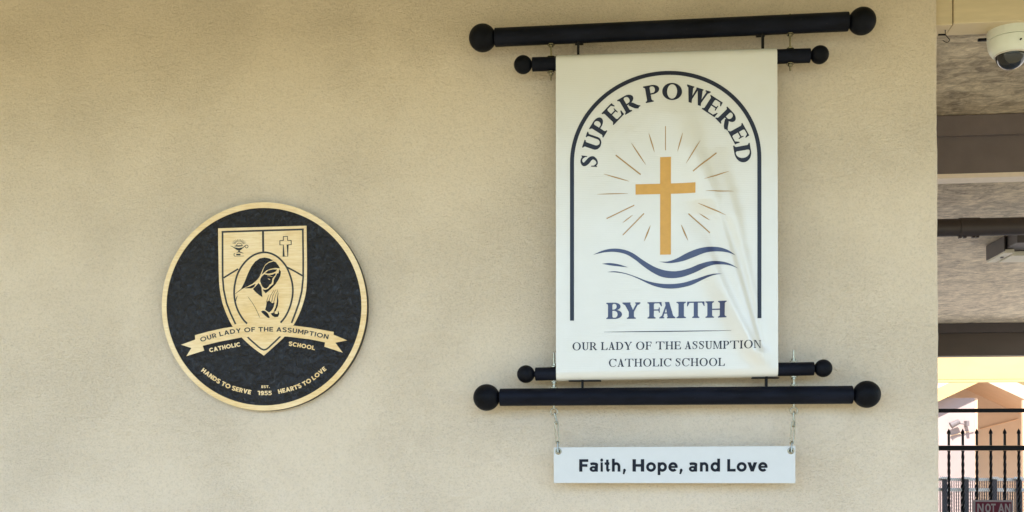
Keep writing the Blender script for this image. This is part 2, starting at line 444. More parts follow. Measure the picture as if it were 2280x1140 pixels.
# plain alphabet (cap height 1), one stroke width w
def sans_glyph(c, w):
    k = w/2; X = .745
    if c == 'I': return rect(0, 0, w, 1), w
    if c == 'H': return rect(0, 0, w, 1)+rect(.74-w, 0, .74, 1)+rect(w-.01, .5-k, .75-w, .5+k), .74
    if c in 'EFL':
        o = rect(0, 0, w, 1)
        if c in 'EF': o += rect(w-.01, 1-w, .62, 1)+rect(w-.01, .5-k, .56, .5+k)
        if c in 'EL': o += rect(w-.01, 0, .62, w)
        return o, .62
    if c in 'PR':
        o = rect(0, 0, w, 1)+rect(w-.01, 1-w, .33, 1)+rect(w-.01, .33, .33, .33+w)+ering(.32, .665, .36, .335, .36-w, .335-w, -90, 90)
        if c == 'R': o += [[(.30, .36), (.30+w*1.15, .36), (.70, 0), (.70-w*1.2, 0)]]
        return o, .69
    if c == 'D': return rect(0, 0, w, 1)+rect(w-.01, 1-w, .36, 1)+rect(w-.01, 0, .36, w)+ering(.35, .5, .48, .5, .48-w, .5-w, -90, 90, n=40), .83
    if c == 'O': return ering(.51, .5, .51, .515, .51-w, .515-w, n=44), 1.02
    if c == '0': return ering(.35, .5, .35, .51, .35-w, .51-w, n=40), .70
    if c == 'C': return ering(.50, .5, .50, .515, .50-w, .515-w, 42, 318, n=48), .88
    if c == 'S': return vstroke(crom([(.60, .82), (.47, .93), (.30, 1-k*.95), (.12, .86), (.10, .69), (.25, .55), (.42, .49), (.57, .38), (.57, .18), (.42, .06), (.27, k*.9), (.05, .17)], 5), w), .68
    if c == 'T': return rect(0, 1-w, .76, 1)+rect(.38-k, 0, .38+k, 1), .76
    if c == 'U': return rect(0, .36, w, 1)+rect(.72-w, .36, .72, 1)+ering(.36, .37, .36, .385, .36-w, .385-w, 180, 360), .72
    if c == 'A': return [[(0, 0), (w*1.1, 0), (.43+w*.55, 1), (.43-w*.5, 1)], [(.86-w*1.1, 0), (.86, 0), (.43+w*.5, 1), (.43-w*.55, 1)]]+rect(.17, .22, .69, .22+w*.9), .86
    if c in 'Vv':
        h = 1 if c == 'V' else X; W = .84 if c == 'V' else .68
        return [[(0, h), (w*1.12, h), (W/2+w*.55, 0), (W/2-w*.5, 0)], [(W-w*1.12, h), (W, h), (W/2+w*.5, 0), (W/2-w*.55, 0)]], W
    if c == 'Y': return rect(.4-k, 0, .4+k, .42)+[[(0, 1), (w*1.15, 1), (.4+k, .40), (.4-k, .40)], [(.8-w*1.15, 1), (.8, 1), (.4+k, .40), (.4-k, .40)]], .80
    if c == 'M': return rect(0, 0, w, 1)+rect(.92-w, 0, .92, 1)+[[(0, 1), (w, 1), (.46+k, .25), (.46-k, .25)], [(.92-w, 1), (.92, 1), (.46+k, .25), (.46-k, .25)]], .92
    if c == 'N': return rect(0, 0, w, 1)+rect(.78-w, 0, .78, 1)+[[(0, 1), (w*1.1, 1), (.78, 0), (.78-w*1.1, 0)]], .78
    if c == '.': return rect(0, 0, w, w), w
    if c == ',': return ering(w*.55, w*.5, w*.62, w*.62, .001, .001, n=14)+[[(w*.0, w*.3), (w*1.17, w*.5), (w*.45, -w*1.0), (-w*.25, -w*1.0+.02)]], w*1.2
    if c == '1': return rect(.22, 0, .22+w, 1)+rect(0, 1-w, .25, 1), .22+w
    if c == '9': return ering(.33, .67, .33, .34, .33-w, .34-w)+vstroke(crom([(.66-k, .66), (.64-k, .35), (.52, .13), (.30, k), (.10, .09)], 5), w), .66
    if c == '5': w *= .85; k = w/2; return rect(.06, 1-w, .62, 1)+rect(.06, .48, .06+w, 1)+vstroke(crom([(.08, .50), (.30, .60), (.52, .50), (.58, .32), (.48, .12), (.26, k), (.02, .13)], 5), w), .66
    if c == 'a': return rect(.62-w, 0, .62, .45)+vstroke(crom([(.06, .60), (.20, X-k*1.0), (.40, X-k*1.05), (.52, .58), (.62-k, .42)], 5), w)+ering(.28, .215, .28, .235, .28-w*.9, .235-w*.82), .62
    if c == 'i': return rect(.0, 0, w, X)+ering(k, .93, w*.62, w*.62, .001, .001, n=18), w
    if c == 't': return rect(.13, .18, .13+w, .97)+rect(0, X-w*.9, .42, X)+vstroke(crom([(.13+k, .22), (.17+k, .10), (.28+k, k*.95), (.42, .09-.01)], 5), w), .42
    if c == 'h': return rect(0, 0, w, 1.04)+ering(.325, .42, .325, .34, .325-w, .34-w, 0, 150)+rect(.65-w, 0, .65, .43), .65
    if c == 'n': return rect(0, 0, w, X)+ering(.325, .42, .325, .34, .325-w, .34-w, 0, 150)+rect(.65-w, 0, .65, .43), .65
    if c == 'o': return ering(.385, X/2, .385, X/2+.015, .385-w, X/2+.015-w, n=36), .77
    if c == 'p': return rect(0, -.28, w, X)+ering(.37, X/2, .36, X/2+.015, .36-w, X/2+.015-w, n=36), .73
    if c == 'd': return rect(.73-w, 0, .73, 1.04)+ering(.36, X/2, .36, X/2+.015, .36-w, X/2+.015-w, n=36), .73
    if c == 'e': return ering(.375, X/2, .375, X/2+.015, .375-w, X/2+.015-w, 0, 318, n=40)+rect(.10, X/2-w*.36, .74, X/2+w*.36), .75
    return [], .36

def place(polys, fx):
    return [[fx(x, y) for x, y in p] for p in polys]
def text_boxes(items, y, cap, glyph):
    """items: (char, x0, x1) in photograph pixels on a horizontal baseline"""
    out = []
    for c, x0, x1 in items:
        g, adv = glyph(c); xs = [p[0] for q in g for p in q]; a, b = min(xs), max(xs)
        out += place(g, lambda x, yy: (x0+(x-a)/(b-a)*(x1-x0), y-yy*cap))
    return out
def text_path(s, path, cap, glyph, track=.10, space=.34, squeeze=None):
    """letters along a baseline path (photograph pixels), stretched to fill its length"""
    P = crom(path, 12) if len(path) > 2 else path
    cum = [0]
    for a, b in zip(P, P[1:]): cum.append(cum[-1]+math.dist(a, b))
    tot = cum[-1]
    adv = []; x = 0; G = []
    for c in s:
        if c == ' ': x += space; continue
        g, a = glyph(c); G.append((g, x, a)); x += a+track
    W = x-track; kx = tot/(W*cap)
    def pt(d):
        d = max(0, min(tot-1e-6, d))
        for i in range(len(cum)-1):
            if cum[i+1] >= d:
                t = (d-cum[i])/(cum[i+1]-cum[i]+1e-9); a, b = P[i], P[i+1]
                return (a[0]+(b[0]-a[0])*t, a[1]+(b[1]-a[1])*t)
        return P[-1]
    out = []
    for g, x0, a in G:
        d0 = (x0)*cap*kx; d1 = (x0+a)*cap*kx; p, q = Vector(pt(d0)), Vector(pt(d1)); m = (p+q)/2
        m = (m + Vector(pt((d0+d1)/2)))/2
        t = (q-p).normalized(); n = Vector((t.y, -t.x))
        out += place(g, lambda x, y: tuple(m + t*((x-a/2)*cap*kx) + n*(y*cap)))
    return out

def flat(name, polys, mat, parent, Yf, thick=0, grid=None, kind=None):
    """unite pixel-space polygons and stand them up at depth Yf (a number, or a function of world x, z)"""
    Q = []
    for p in polys:
        q = []
        for pt in p:
            if not q or math.dist(pt, q[-1]) > 1e-3: q.append(tuple(pt))
        if len(q) > 1 and math.dist(q[0], q[-1]) < 1e-3: q.pop()
        if len(q) < 3: continue
        A = sum(q[i][0]*q[(i+1) % len(q)][1]-q[(i+1) % len(q)][0]*q[i][1] for i in range(len(q)))
        if abs(A) < 1e-4: continue
        if A < 0: q = q[::-1]
        xs, ys = [t[0] for t in q], [t[1] for t in q]
        Q.append((q, min(xs)-.02, max(xs)+.02, min(ys)-.02, max(ys)+.02))
    def inside(x, y, q):
        c = False; n = len(q)
        for i in range(n):
            (xa, ya), (xb, yb) = q[i], q[i-1]
            if (ya > y) != (yb > y) and x < (xb-xa)*(y-ya)/(yb-ya)+xa: c = not c
        return c
    left = list(range(len(Q))); groups = []
    while left:                                     # clusters of touching shapes, one by one
        g_ = [left.pop(0)]; k = 0
        while k < len(g_):
            a = Q[g_[k]]; k += 1
            hit = [i for i in left if Q[i][1] <= a[2] and Q[i][2] >= a[1] and Q[i][3] <= a[4] and Q[i][4] >= a[3]]
            g_ += hit; hs = set(hit); left = [i for i in left if i not in hs]
        groups.append([Q[i] for i in g_])
    bm = bmesh.new(); y0 = Yf if isinstance(Yf, (int, float)) else 2.9975
    for grp in groups:
        vs_, es = [], []
        for q, *_b in grp:
            b = len(vs_); vs_ += [Vector(t) for t in q]; es += [(b+i, b+(i+1) % len(q)) for i in range(len(q))]
        rv, re, rf, *_o = delaunay_2d_cdt(vs_, es, [], 0, 1e-4)
        V = {}
        for f in rf:
            cx_ = sum(rv[i][0] for i in f)/len(f); cy_ = sum(rv[i][1] for i in f)/len(f)
            if any(q[1] <= cx_ <= q[2] and q[3] <= cy_ <= q[4] and inside(cx_, cy_, q[0]) for q in grp):
                for i in f:
                    if i not in V: V[i] = bm.verts.new(at(rv[i][0], rv[i][1], y0))
                try: bm.faces.new([V[i] for i in f])
                except ValueError: pass
    for v in [v for v in bm.verts if not v.link_faces]: bm.verts.remove(v)
    if grid:
        xs, zs = [v.co.x for v in bm.verts], [v.co.z for v in bm.verts]
        for axis, lo, hi in (((1,0,0), min(xs), max(xs)), ((0,0,1), min(zs), max(zs))):
            k = math.ceil(lo/grid)
            while k*grid < hi:
                bmesh.ops.bisect_plane(bm, geom=bm.verts[:]+bm.edges[:]+bm.faces[:], dist=1e-7, plane_co=Vector(axis)*(k*grid), plane_no=axis)
                k += 1
    if not isinstance(Yf, (int, float)):
        for v in bm.verts: v.co.y = Yf(v.co.x, v.co.z)
    if thick:
        r = bmesh.ops.extrude_face_region(bm, geom=bm.faces[:])
        for e_ in r['geom']:
            if isinstance(e_, bmesh.types.BMVert): e_.co.y -= thick
    o = link_bm(name, bm, mat, parent, kind=kind)
    if not thick:                       # single sheets: face the room
        me = o.data; n = sum(p.normal.y*p.area for p in me.polygons)
        if n > 0: me.flip_normals()
    return o

# ------------------------------------------------------------------ depths (metres from the camera plane)
YW = 3.080          # face of the stucco wall
YB = 3.022          # centre plane of the rods
CEIL = 2.95
ROOF_EDGE = 0.80

# ================================================================== SETTING
for nm, mt, ya, yb in (('front_yard', 'asphalt', -400, 3.0), ('walkway', 'concrete', 3.0, 13.2), ('back_yard', 'concrete_light', 13.2, 400)):
    g = newbox(nm, M[mt], None, -400, 400, ya, yb, -.30, 0); g['kind'] = 'structure'

wx1 = at(2089.5, 570, YW).x
# ---- the stucco wall (wall end on the right of the photograph)
bm = bmesh.new()
xs = [-7.0, wx1-.006, wx1-.0018, wx1]; pr = [(-7.0, 3.42), (-7.0, YW), (wx1-.010, YW), (wx1-.003, YW+.003), (wx1, YW+.010), (wx1, 3.42)]
rings = []
for z in [0.0+i*.02 for i in range(int(CEIL/.02)+1)] + [CEIL]:
    j = .0006*math.sin(z*17)+.0004*math.sin(z*61+1)+.0005*random.uniform(-1, 1)      # hand floated corner
    rings.append([bm.verts.new((x+(j if x > 0 else 0), y, z)) for x, y in pr])
for a, b in zip(rings, rings[1:]):
    for k in range(len(pr)): bm.faces.new((a[k], a[(k+1) % len(pr)], b[(k+1) % len(pr)], b[k]))
bm.faces.new(rings[0]); bm.faces.new(rings[-1])
wall = link_bm('stucco_wall', bm, M['wall'])
tag(wall, 'long sand coloured stucco wall carrying the round plaque and the banner', 'wall')

# ---- canopy over the walkway
can = thing('walkway_canopy', 'flat canopy roof with cream front beam and brown beams under weathered plywood', 'canopy', (2.4, 3.2, CEIL))
XL, XR = -9.0, 5.0
z_bm = at(2180, 50.5, YW+.03).z                    # underside of the cream beam
newbox('soffit', M['soffit'], can, XL, XR, ROOF_EDGE, YW+.03, CEIL, CEIL+.04)
newbox('plywood_ceiling', M['plywood'], can, XL, XR, YW+.03, 13.0, CEIL, CEIL+.03)
newbox('roof_deck', M['brown_paint'], can, XL, XR, ROOF_EDGE, 13.0, CEIL+.045, CEIL+.24)
xt = at(2122, 30, YW+.03).x
newbox('beam', M['cream_paint'], can, xt+.002, XR, YW+.030, YW+.118, z_bm, CEIL-.002, .002)['label'] = 'cream front beam'
newbox('beam_end_trim', M['cream_paint'], can, wx1+.003, xt, YW+.034, YW+.118, z_bm-.001, CEIL-.002, .002)
def cross_beam(y283, y385, Y, mat, depth, z1=None):
    z1 = at(2180, y283, Y).z if z1 is None else z1
    z0 = at(2180, y385, Y).z
    return newbox('beam', mat, can, XL, XR, Y, Y+depth, z0, z1, .003)
b1 = cross_beam(283, 385, 4.70, M['brown_paint'], .088, CEIL-.002)
b1['label'] = 'brown grey cross beam'
z0 = at(2180, 385, 4.70).z
newbox('lit_underside_strip', M['lit_underside'], can, XL, XR, 4.698, 4.792, z0-.020, z0-.001)  # beam underside lit by ground bounce, drawn as a pale added strip
newbox('beam_top_batten', M['brown_paint'], can, XL, XR, 4.675, 4.698, at(2180, 301, 4.68).z, CEIL-.003)
b2 = cross_beam(742, 792, 12.5, M['dark_brown'], .20, CEIL-.03); b2['label'] = 'dark brown far beam'
newbox('beam_top_batten', M['pipe_paint'], can, XL, XR, 12.43, 12.48, at(2180, 740, 12.43).z, CEIL-.003)
for xx, yy in ((4.9, 4.75), (4.9, 12.6), (-6.5, 12.6), (4.9, .9), (-6.5, .9)):
    newbox('post', M['cream_paint'], can, xx-.07, xx+.07, yy-.07, yy+.07, 0, CEIL-.32 if yy > 11 else CEIL-.21)
newbox('beam', M['cream_paint'], can, XL, XR, ROOF_EDGE, ROOF_EDGE+.09, CEIL-.06, CEIL-.002)['label'] = 'outer cream edge beam'

# ---- drain pipe under the plywood
YP = 6.3
pa, pb = at(2040, 508, YP), at(2280, 503.5, YP); rp = 20.5*pm(2180, 505, YP)
zc = (at(2180, 505.5, YP)).z
pipe = thing('ceiling_pipe', 'thick brown pipe with clamp coupling slung under the plywood ceiling', 'pipe', (at(2155, 505, YP).x, YP, zc))
bm = bmesh.new(); tube(bm, [(XL+2, YP, zc), (0, YP, zc), (XR, YP, zc)], rp, 28); smooth_by_angle(link_bm('pipe_run', bm, M['pipe_paint'], pipe))
x0, x1 = at(2135, 505, YP).x, at(2179, 505, YP).x
bm = bmesh.new(); lathe(bm, (x0, YP, zc), (1, 0, 0), [(0, rp+.001), (0, rp+.004), (x1-x0, rp+.004), (x1-x0, rp+.001)], 28); smooth_by_angle(link_bm('coupling', bm, M['pipe_paint'], pipe))
for px in (2137, 2148, 2167, 2176):
    c = at(px, 505, YP).x; bm = bmesh.new(); box(bm, c-.007, c+.007, YP-.014, YP+.014, zc-rp-.011, zc-rp-.0045, .001); link_bm('clamp_bolt', bm, M['pipe_paint'], pipe)
for xx in (0.2, 3.6):
    bm = bmesh.new(); tube(bm, [(xx, YP, zc+rp-.002), (xx, YP, CEIL-.001)], .006, 8); link_bm('hanger_rod', bm, M['pipe_paint'], pipe)

# ---- ceiling light beyond the pipe
lx = at(2229, 590, 7.45).x; lf = thing('ceiling_light', 'unlit rectangular ceiling light with cream ends on the plywood', 'ceiling light', (lx, 7.4, CEIL))
newbox('housing', M['fixture_dark'], lf, lx+.010, lx+1.25, 7.17, 7.70, CEIL-.085, CEIL-.001, .004)  # body toned dark so its colour also carries the recess shadow
newbox('end_cap', M['fixture'], lf, lx, lx+.062, 7.38, 7.75, CEIL-.112, CEIL-.087, .004)
newbox('end_plate', M['fixture_dark'], lf, lx-.008, lx-.001, 7.36, 7.73, CEIL-.100, CEIL-.001, .001)
newbox('diffuser', M['fixture'], lf, lx+.072, lx+1.2, 7.46, 7.72, CEIL-.118, CEIL-.087, .004)
bm = bmesh.new(); box(bm, lx+.026, lx+.040, 7.52, 7.55, CEIL-.118, CEIL-.1125); link_bm('latch', bm, M['fixture_dark'], lf)

# ---- dome camera under the cream beam
YC = YW+.103; cp = at(2250, 60, YC); s = pm(2250, 100, YC)
dc = thing('dome_camera', 'off white dome security camera with smoked bubble under the cream beam', 'security camera', (cp.x, YC, z_bm))
ax = Vector((.0, -.03, -1)).normalized()
o_ = Vector((cp.x, YC, z_bm-.002))
def dome(h): return h*s*.97
bm = bmesh.new(); lathe(bm, o_, ax, [(-.004, dome(52.5)), (dome(2), dome(53)), (dome(20), dome(53)), (dome(21), dome(52))], 48); smooth_by_angle(link_bm('base_ring', bm, M['cam_white'], dc))
bm = bmesh.new(); lathe(bm, o_, ax, [(dome(21.6), dome(50)), (dome(22.5), dome(52.8)), (dome(36), dome(51.5)), (dome(47), dome(47.5)), (dome(54), dome(43)), (dome(57), dome(38.5)), (dome(58), dome(35))], 48)
body = smooth_by_angle(link_bm('body', bm, M['cam_white'], dc))
bm = bmesh.new(); lathe(bm, o_, ax, [(dome(57.2), dome(38.0)), (dome(60.5), dome(36.5)), (dome(59), dome(33.5))], 48); smooth_by_angle(link_bm('clear_rim', bm, M['clear'], dc))
bm = bmesh.new(); rr = dome(35); lathe(bm, o_+ax*dome(57), ax, [(rr*math.sin(math.pi/2*i/12)*.98, rr*math.cos(math.pi/2*i/12)) for i in range(13)], 48)
smooth_by_angle(link_bm('smoked_bubble', bm, M['smoked'], dc))
bm = bmesh.new(); lathe(bm, Vector((o_.x+.006, o_.y-dome(51), o_.z-dome(38))), (0, -1, 0), [(0, .0022), (.006, .0022)], 12); link_bm('screw_hole', bm, M['black_iron'], body)
newbox('cable', M['black_iron'], dc, at(2184, 78, YC).x, at(2205, 80, YC).x, YC+.02, YC+.03, at(2190, 84, YC).z, at(2190, 79, YC).z)

# ---- wire hook by the wall end
YH = YW+.07
hk = thing('wire_hook', 'small bent wire hook hanging from the beam beside the wall end', 'hook', tuple(at(2105, 57, YH)))
bm = bmesh.new(); sp = [at(x, y, YH) for x, y in crom([(2103.5, 55), (2104.5, 66), (2105, 76), (2110, 83), (2114, 88), (2112, 93), (2106, 94), (2099, 90)], 5)]
tube(bm, sp, .0011, 6); smooth_by_angle(link_bm('hook_wire', bm, M['black_iron'], hk))
bm = bmesh.new(); tube(bm, [at(2089, 77.5, YH), at(2105, 77, YH)], .0028, 8); link_bm('peg', bm, M['black_iron'], hk)

# ================================================================== FAR SIDE
# ---- pale yellow beam beyond the canopy
YY = 15.6
zt, zb = at(2180, 760, YY).z, at(2180, 851, YY).z; zl = at(2180, 845.5, YY).z
yb_ = thing('courtyard_beam', 'sunlit pale yellow beam beyond the brown canopy beam', 'beam', (3.5, YY, zb))
newbox('fascia', M['yellow_paint'], yb_, .5, 9, YY, YY+.10, zl+.004, zt, .004)
newbox('lower_trim', M['yellow_paint'], yb_, .5, 9, YY-.012, YY+.10, zb, zl, .004)
newbox('post', M['yellow_paint'], yb_, 7.4, 7.6, YY, YY+.1, 0, zb-.002)
newbox('post', M['yellow_paint'], yb_, 1.0, 1.2, YY, YY+.1, 0, zb-.002)

# ---- school building across the yard
YP1, YP2 = 19.0, 20.6
cx = at(2170, 900, YP1).x; z_e = at(2130, 886, YP1).z; xl_ = at(2060, 900, YP1).x - 3
bld = thing('gabled_building', 'pink and peach gabled school building across the sunlit yard', 'building', (cx, YP1, 0))
newbox('pink_wall', M['pink_wall'], bld, xl_, cx, YP1, YP2+5, 0, z_e)['label'] = 'pale pink projecting wall'
xr_ = at(2276, 900, YP2).x
newbox('corner_trim', M['peach_dark'], bld, cx+.002, cx+.05, YP1+.002, YP1+.05, 0, z_e-.002)
ridge = at(2186, 838, YP1-.12); eaL = at(2088, 884, YP1-.12); eaR = at(2290, 886, YP1-.12)
bm = bmesh.new()      # gable wall behind
pts = [(cx+.01, 0), (eaR.x+1.5, 0), (eaR.x+1.5, eaR.z-.3), (ridge.x, ridge.z+.02), (cx+.01, z_e+.1)]
fr = [bm.verts.new((x, YP2, z)) for x, z in pts]; bk = [bm.verts.new((x, YP2+.3, z)) for x, z in pts]
bm.faces.new(fr); bm.faces.new(bk[::-1])
for i in range(len(pts)): bm.faces.new((fr[i], fr[(i+1) % len(pts)], bk[(i+1) % len(pts)], bk[i]))
link_bm('peach_wall', bm, M['peach_wall'], bld)['label'] = 'peach recessed gable wall'
def slab(p0, p1, ya, yb2, t, mat, name, parent):
    bm = bmesh.new(); n = Vector((-(p1[1]-p0[1]), p1[0]-p0[0])).normalized()
    if n.y < 0: n = -n
    q = [p0, p1, (p1[0]+n.x*t, p1[1]+n.y*t), (p0[0]+n.x*t, p0[1]+n.y*t)]
    a = [bm.verts.new((x, ya, z)) for x, z in q]; b = [bm.verts.new((x, yb2, z)) for x, z in q]
    bm.faces.new(a); bm.faces.new(b[::-1])
    for i in range(4): bm.faces.new((a[i], a[(i+1) % 4], b[(i+1) % 4], b[i]))
    return link_bm(name, bm, mat, parent)
kL = (ridge.z-eaL.z)/(ridge.x-eaL.x); kR = (ridge.z-eaR.z)/(eaR.x-ridge.x)
roofL = slab((eaL.x-1.0, eaL.z-kL*1.0), (ridge.x, ridge.z), YP1-.12, YP2+5, .12, M['peach_dark'], 'roof', bld)
roofR = slab((ridge.x+.002, ridge.z), (eaR.x+1.4, eaR.z-kR*1.4), YP1-.12, YP2+5, .12, M['peach_dark'], 'roof', bld)
slab((eaL.x-1.0, eaL.z-kL*1.0-.07), (ridge.x, ridge.z-.07), YP1-.20, YP1-.125, .20, M['yellow_paint'], 'bargeboard', roofL)
slab((ridge.x+.002, ridge.z-.07), (eaR.x+1.4, eaR.z-kR*1.4-.07), YP1-.20, YP1-.125, .20, M['peach_wall'], 'bargeboard', roofR)
slab((eaL.x-1.0, eaL.z-kL*1.0-.055), (ridge.x-.3, ridge.z-kL*.3-.055), YP1-.10, YP1-.02, .05, M['yellow_paint'], 'rafter', roofL)
px_ = at(2274.5, 900, YP1-.4).x
newbox('porch_post', M['peach_dark'], bld, px_, px_+.07, YP1-.45, YP1-.38, 0, eaR.z-.05)
ca, cb = at(2150, 962, YP1-.03), at(2268, 933, YP2-.03)
bm = bmesh.new(); tube(bm, [at(2116, 970, YP1-.03), ca, at(2168, 958, YP1-.03)], .008, 6); link_bm('conduit', bm, M['peach_dark'], bld)
bm = bmesh.new(); tube(bm, [at(2184, 955, YP2-.03), cb], .010, 6); link_bm('conduit', bm, M['peach_dark'], bld)

# ---- taller block behind the gabled building
rbk = thing('rear_building', 'pale peach taller building behind the gabled one', 'building', (6, 27, 0))
zt_ = at(2180, 800, 27).z
newbox('wall', M['yellow_paint'], rbk, .5, 16, 27, 33, 0, zt_-.3)
newbox('roof', M['peach_dark'], rbk, .2, 16.3, 26.7, 33.3, zt_-.298, zt_)

# ---- unseen block added behind the camera to darken the horizon and low reflections
M['olive_wall'] = plain('olive_stucco', (.22, .21, .13), .8, var=.06, nscale=4)
ob = thing('horizon_block', 'unseen long low block added across the front yard to darken the horizon', 'building', (0, -29, 0))
newbox('wall', M['olive_wall'], ob, -45, 45, -34, -29, 0, 3.6)
newbox('roof', M['dark_brown'], ob, -46, 46, -35, -28.2, 3.61, 4.0)
for k in range(-9, 10, 3): newbox('window', M['smoked'], ob, k*4, k*4+2.4, -28.995, -28.97, 1.1, 2.5)

# ---- bullet camera on the pink wall
bc_p = at(2149, 943, YP1); sB = pm(2130, 943, YP1)
bc = thing('bullet_camera', 'grey bullet security camera on the pink wall across the yard', 'security camera', (bc_p.x, YP1-.01, bc_p.z))
newbox('mount_plate', M['cam_grey'], bc, bc_p.x-.022, bc_p.x+.022, YP1-.16, YP1-.001, bc_p.z-.045, bc_p.z+.045, .004)
yb3 = YP1-.12
bm = bmesh.new(); tube(bm, [at(2147, 943.5, yb3), at(2137, 943, yb3)], .012, 8); link_bm('arm', bm, M['cam_grey'], bc)
dA, dB = at(2136, 938, yb3), at(2117, 947.5, yb3); d = (dB-dA)
bm = bmesh.new(); lathe(bm, dA, d, [(0, .035), (.015, .045), (d.length*.9, .052), (d.length, .060)], 20); smooth_by_angle(link_bm('camera_body', bm, M['cam_grey'], bc))

# ---- low railing with white rails and capped posts
YR = 14.0; sr = pm(2180, 1080, YR)
lr = thing('low_railing', 'low railing with white rails, dark pickets and white capped slate posts', 'railing', (at(2180, 1100, YR).x, YR, 0))
xa, xb = at(2000, 1100, YR).x, at(2420, 1100, YR).x
zz = lambda py: at(2180, py, YR).z
newbox('rail', M['white_metal'], lr, xa, xb, YR-.03, YR+.03, zz(1070.5), zz(1064.5))
newbox('rail', M['white_metal'], lr, xa, xb, YR-.035, YR+.035, zz(1094), zz(1087))
newbox('rail', M['white_metal'], lr, xa, xb, YR-.03, YR+.03, .08, .12)
bm = bmesh.new(); box(bm, -.004, .004, -.004, .004, zz(1087)+.001, zz(1070.5)-.001)
m_up = bpy.data.meshes.new('picket_upper'); bm.to_mesh(m_up); bm.free(); m_up.materials.append(M['slate_metal'])
bm = bmesh.new(); box(bm, -.0055, .0055, -.0055, .0055, .121, zz(1094)-.001)
m_lo = bpy.data.meshes.new('picket_lower'); bm.to_mesh(m_lo); bm.free(); m_lo.materials.append(M['slate_metal'])
xx = at(2088, 1100, YR).x; k = 0
while xx < at(2330, 1100, YR).x:
    for me in (m_up, m_lo):
        if me is m_up and k % 1: continue
        o = bpy.data.objects.new('picket', me); C.objects.link(o); o.parent = lr; o.location = (xx-lr.location.x, 0, 0)
    xx += sr*5.2; k += 1
for px in (2103, 2151, 2214, 2268, 2310):
    c = at(px, 1100, YR-.06).x
    p = newbox('post', M['slate_metal'], lr, c-.027, c+.027, YR-.09, YR-.037, 0, zz(1067), .003)
    newbox('post_cap', M['white_metal'], p, c-.042, c+.042, YR-.105, YR-.022, zz(1066.5), zz(1061.5), .004)

# ---- black iron fence with spear tips
YF = 8.80; sf = pm(2190, 1000, YF)
fn = thing('iron_fence', 'black spear topped iron fence with top bar and wire mesh across the passage', 'fence', (at(2190, 1000, YF).x, YF, 0))
zf = lambda py: at(2190, py, YF).z
fa, fb = at(1990, 1000, YF).x, at(2430, 1000, YF).x
newbox('top_bar', M['black_iron'], fn, fa, fb, YF-.016, YF+.016, zf(918.5), zf(909.8), .002)
newbox('rail', M['black_iron'], fn, fa, fb, YF-.018, YF+.018, zf(1003.2), zf(992), .002)
newbox('rail', M['black_iron'], fn, fa, fb, YF-.018, YF+.018, .12, .16, .002)
for c in (fa, fb): newbox('fence_post', M['black_iron'], fn, c-.03, c+.03, YF-.03, YF+.03, 0, zf(909), .003)
bm = bmesh.new(); prev = None; zlo, zhi = .161, zf(1003.2)-.001   # twisted square bar
n = 60; rg = []
for i in range(n+1):
    z = zlo+(zhi-zlo)*i/n; a = i*.62
    rg.append([bm.verts.new((.0122*math.cos(a+q*math.pi/2), .0122*math.sin(a+q*math.pi/2), z)) for q in range(4)])
for a, b in zip(rg, rg[1:]):
    for q in range(4): bm.faces.new((a[q], a[(q+1) % 4], b[(q+1) % 4], b[q]))
box(bm, -.0078, .0078, -.0078, .0078, zf(992)+.001, zf(968))
bmesh.ops.recalc_face_normals(bm, faces=bm.faces[:])
mpk = bpy.data.meshes.new('picket'); bm.to_mesh(mpk); bm.free(); mpk.materials.append(M['black_iron'])
bm = bmesh.new(); z0 = zf(968.2); L = z0
ht = zf(953.5)-z0
prof = [(0, .0090), (.12, .0095), (.18, .0150), (.45, .0140), (.75, .0060), (1.0, 0)]
lathe(bm, (0, 0, z0), (0, 0, 1), [(h*ht, r) for h, r in prof], 8)
mfi = bpy.data.meshes.new('spear_tip'); bm.to_mesh(mfi); bm.free(); mfi.materials.append(M['black_iron'])
pxs = [2112.6+31.15*i for i in range(-3, 10)]
for px in pxs:
    c = at(px, 1000, YF).x
    o = bpy.data.objects.new('picket', mpk); C.objects.link(o); o.parent = fn; o.location = (c-fn.location.x, 0, 0)
    f = bpy.data.objects.new('spear_tip', mfi); C.objects.link(f); f.parent = o
# fine wire mesh behind the pickets
bm = bmesh.new(); w_ = .0007; st = .0150
def wire(x0, z0, x1, z1, y):
    d = Vector((x1-x0, z1-z0)).normalized(); nx, nz = -d.y*w_, d.x*w_
    v = [bm.verts.new(p) for p in ((x0+nx, y, z0+nz), (x1+nx, y, z1+nz), (x1-nx, y, z1-nz), (x0-nx, y, z0-nz), (x0, y+w_*2, z0), (x1, y+w_*2, z1))]
    for f in ((0, 1, 2, 3), (0, 4, 5, 1), (3, 2, 5, 4)): bm.faces.new([v[i] for i in f])
xa, xb = at(2080, 1000, YF).x, at(2300, 1000, YF).x; za, zb2 = .90, zf(1003.2)-.002
H = zb2-za; sl = .55
k = xa-H*sl
while k < xb+H*sl:
    for sg, y in ((1, YF+.024), (-1, YF+.027)):
        x0, z0_, x1, z1_ = k, za, k+sg*H*sl, zb2
        # clip to the panel
        def clipx(x0, z0_, x1, z1_):
            if abs(x1-x0) < 1e-9: return None
            t0, t1 = 0, 1
            for lo, hi in ((xa, xb),):
                ta, tb = (lo-x0)/(x1-x0), (hi-x0)/(x1-x0)
                if ta > tb: ta, tb = tb, ta
                t0, t1 = max(t0, ta), min(t1, tb)
            if t1-t0 < .01: return None
            return x0+(x1-x0)*t0, z0_+(z1_-z0_)*t0, x0+(x1-x0)*t1, z0_+(z1_-z0_)*t1
        r_ = clipx(x0, z0_, x1, z1_)
        if r_: wire(*r_, y)
    k += st
link_bm('wire_mesh', bm, M['wire'], fn, kind='stuff')

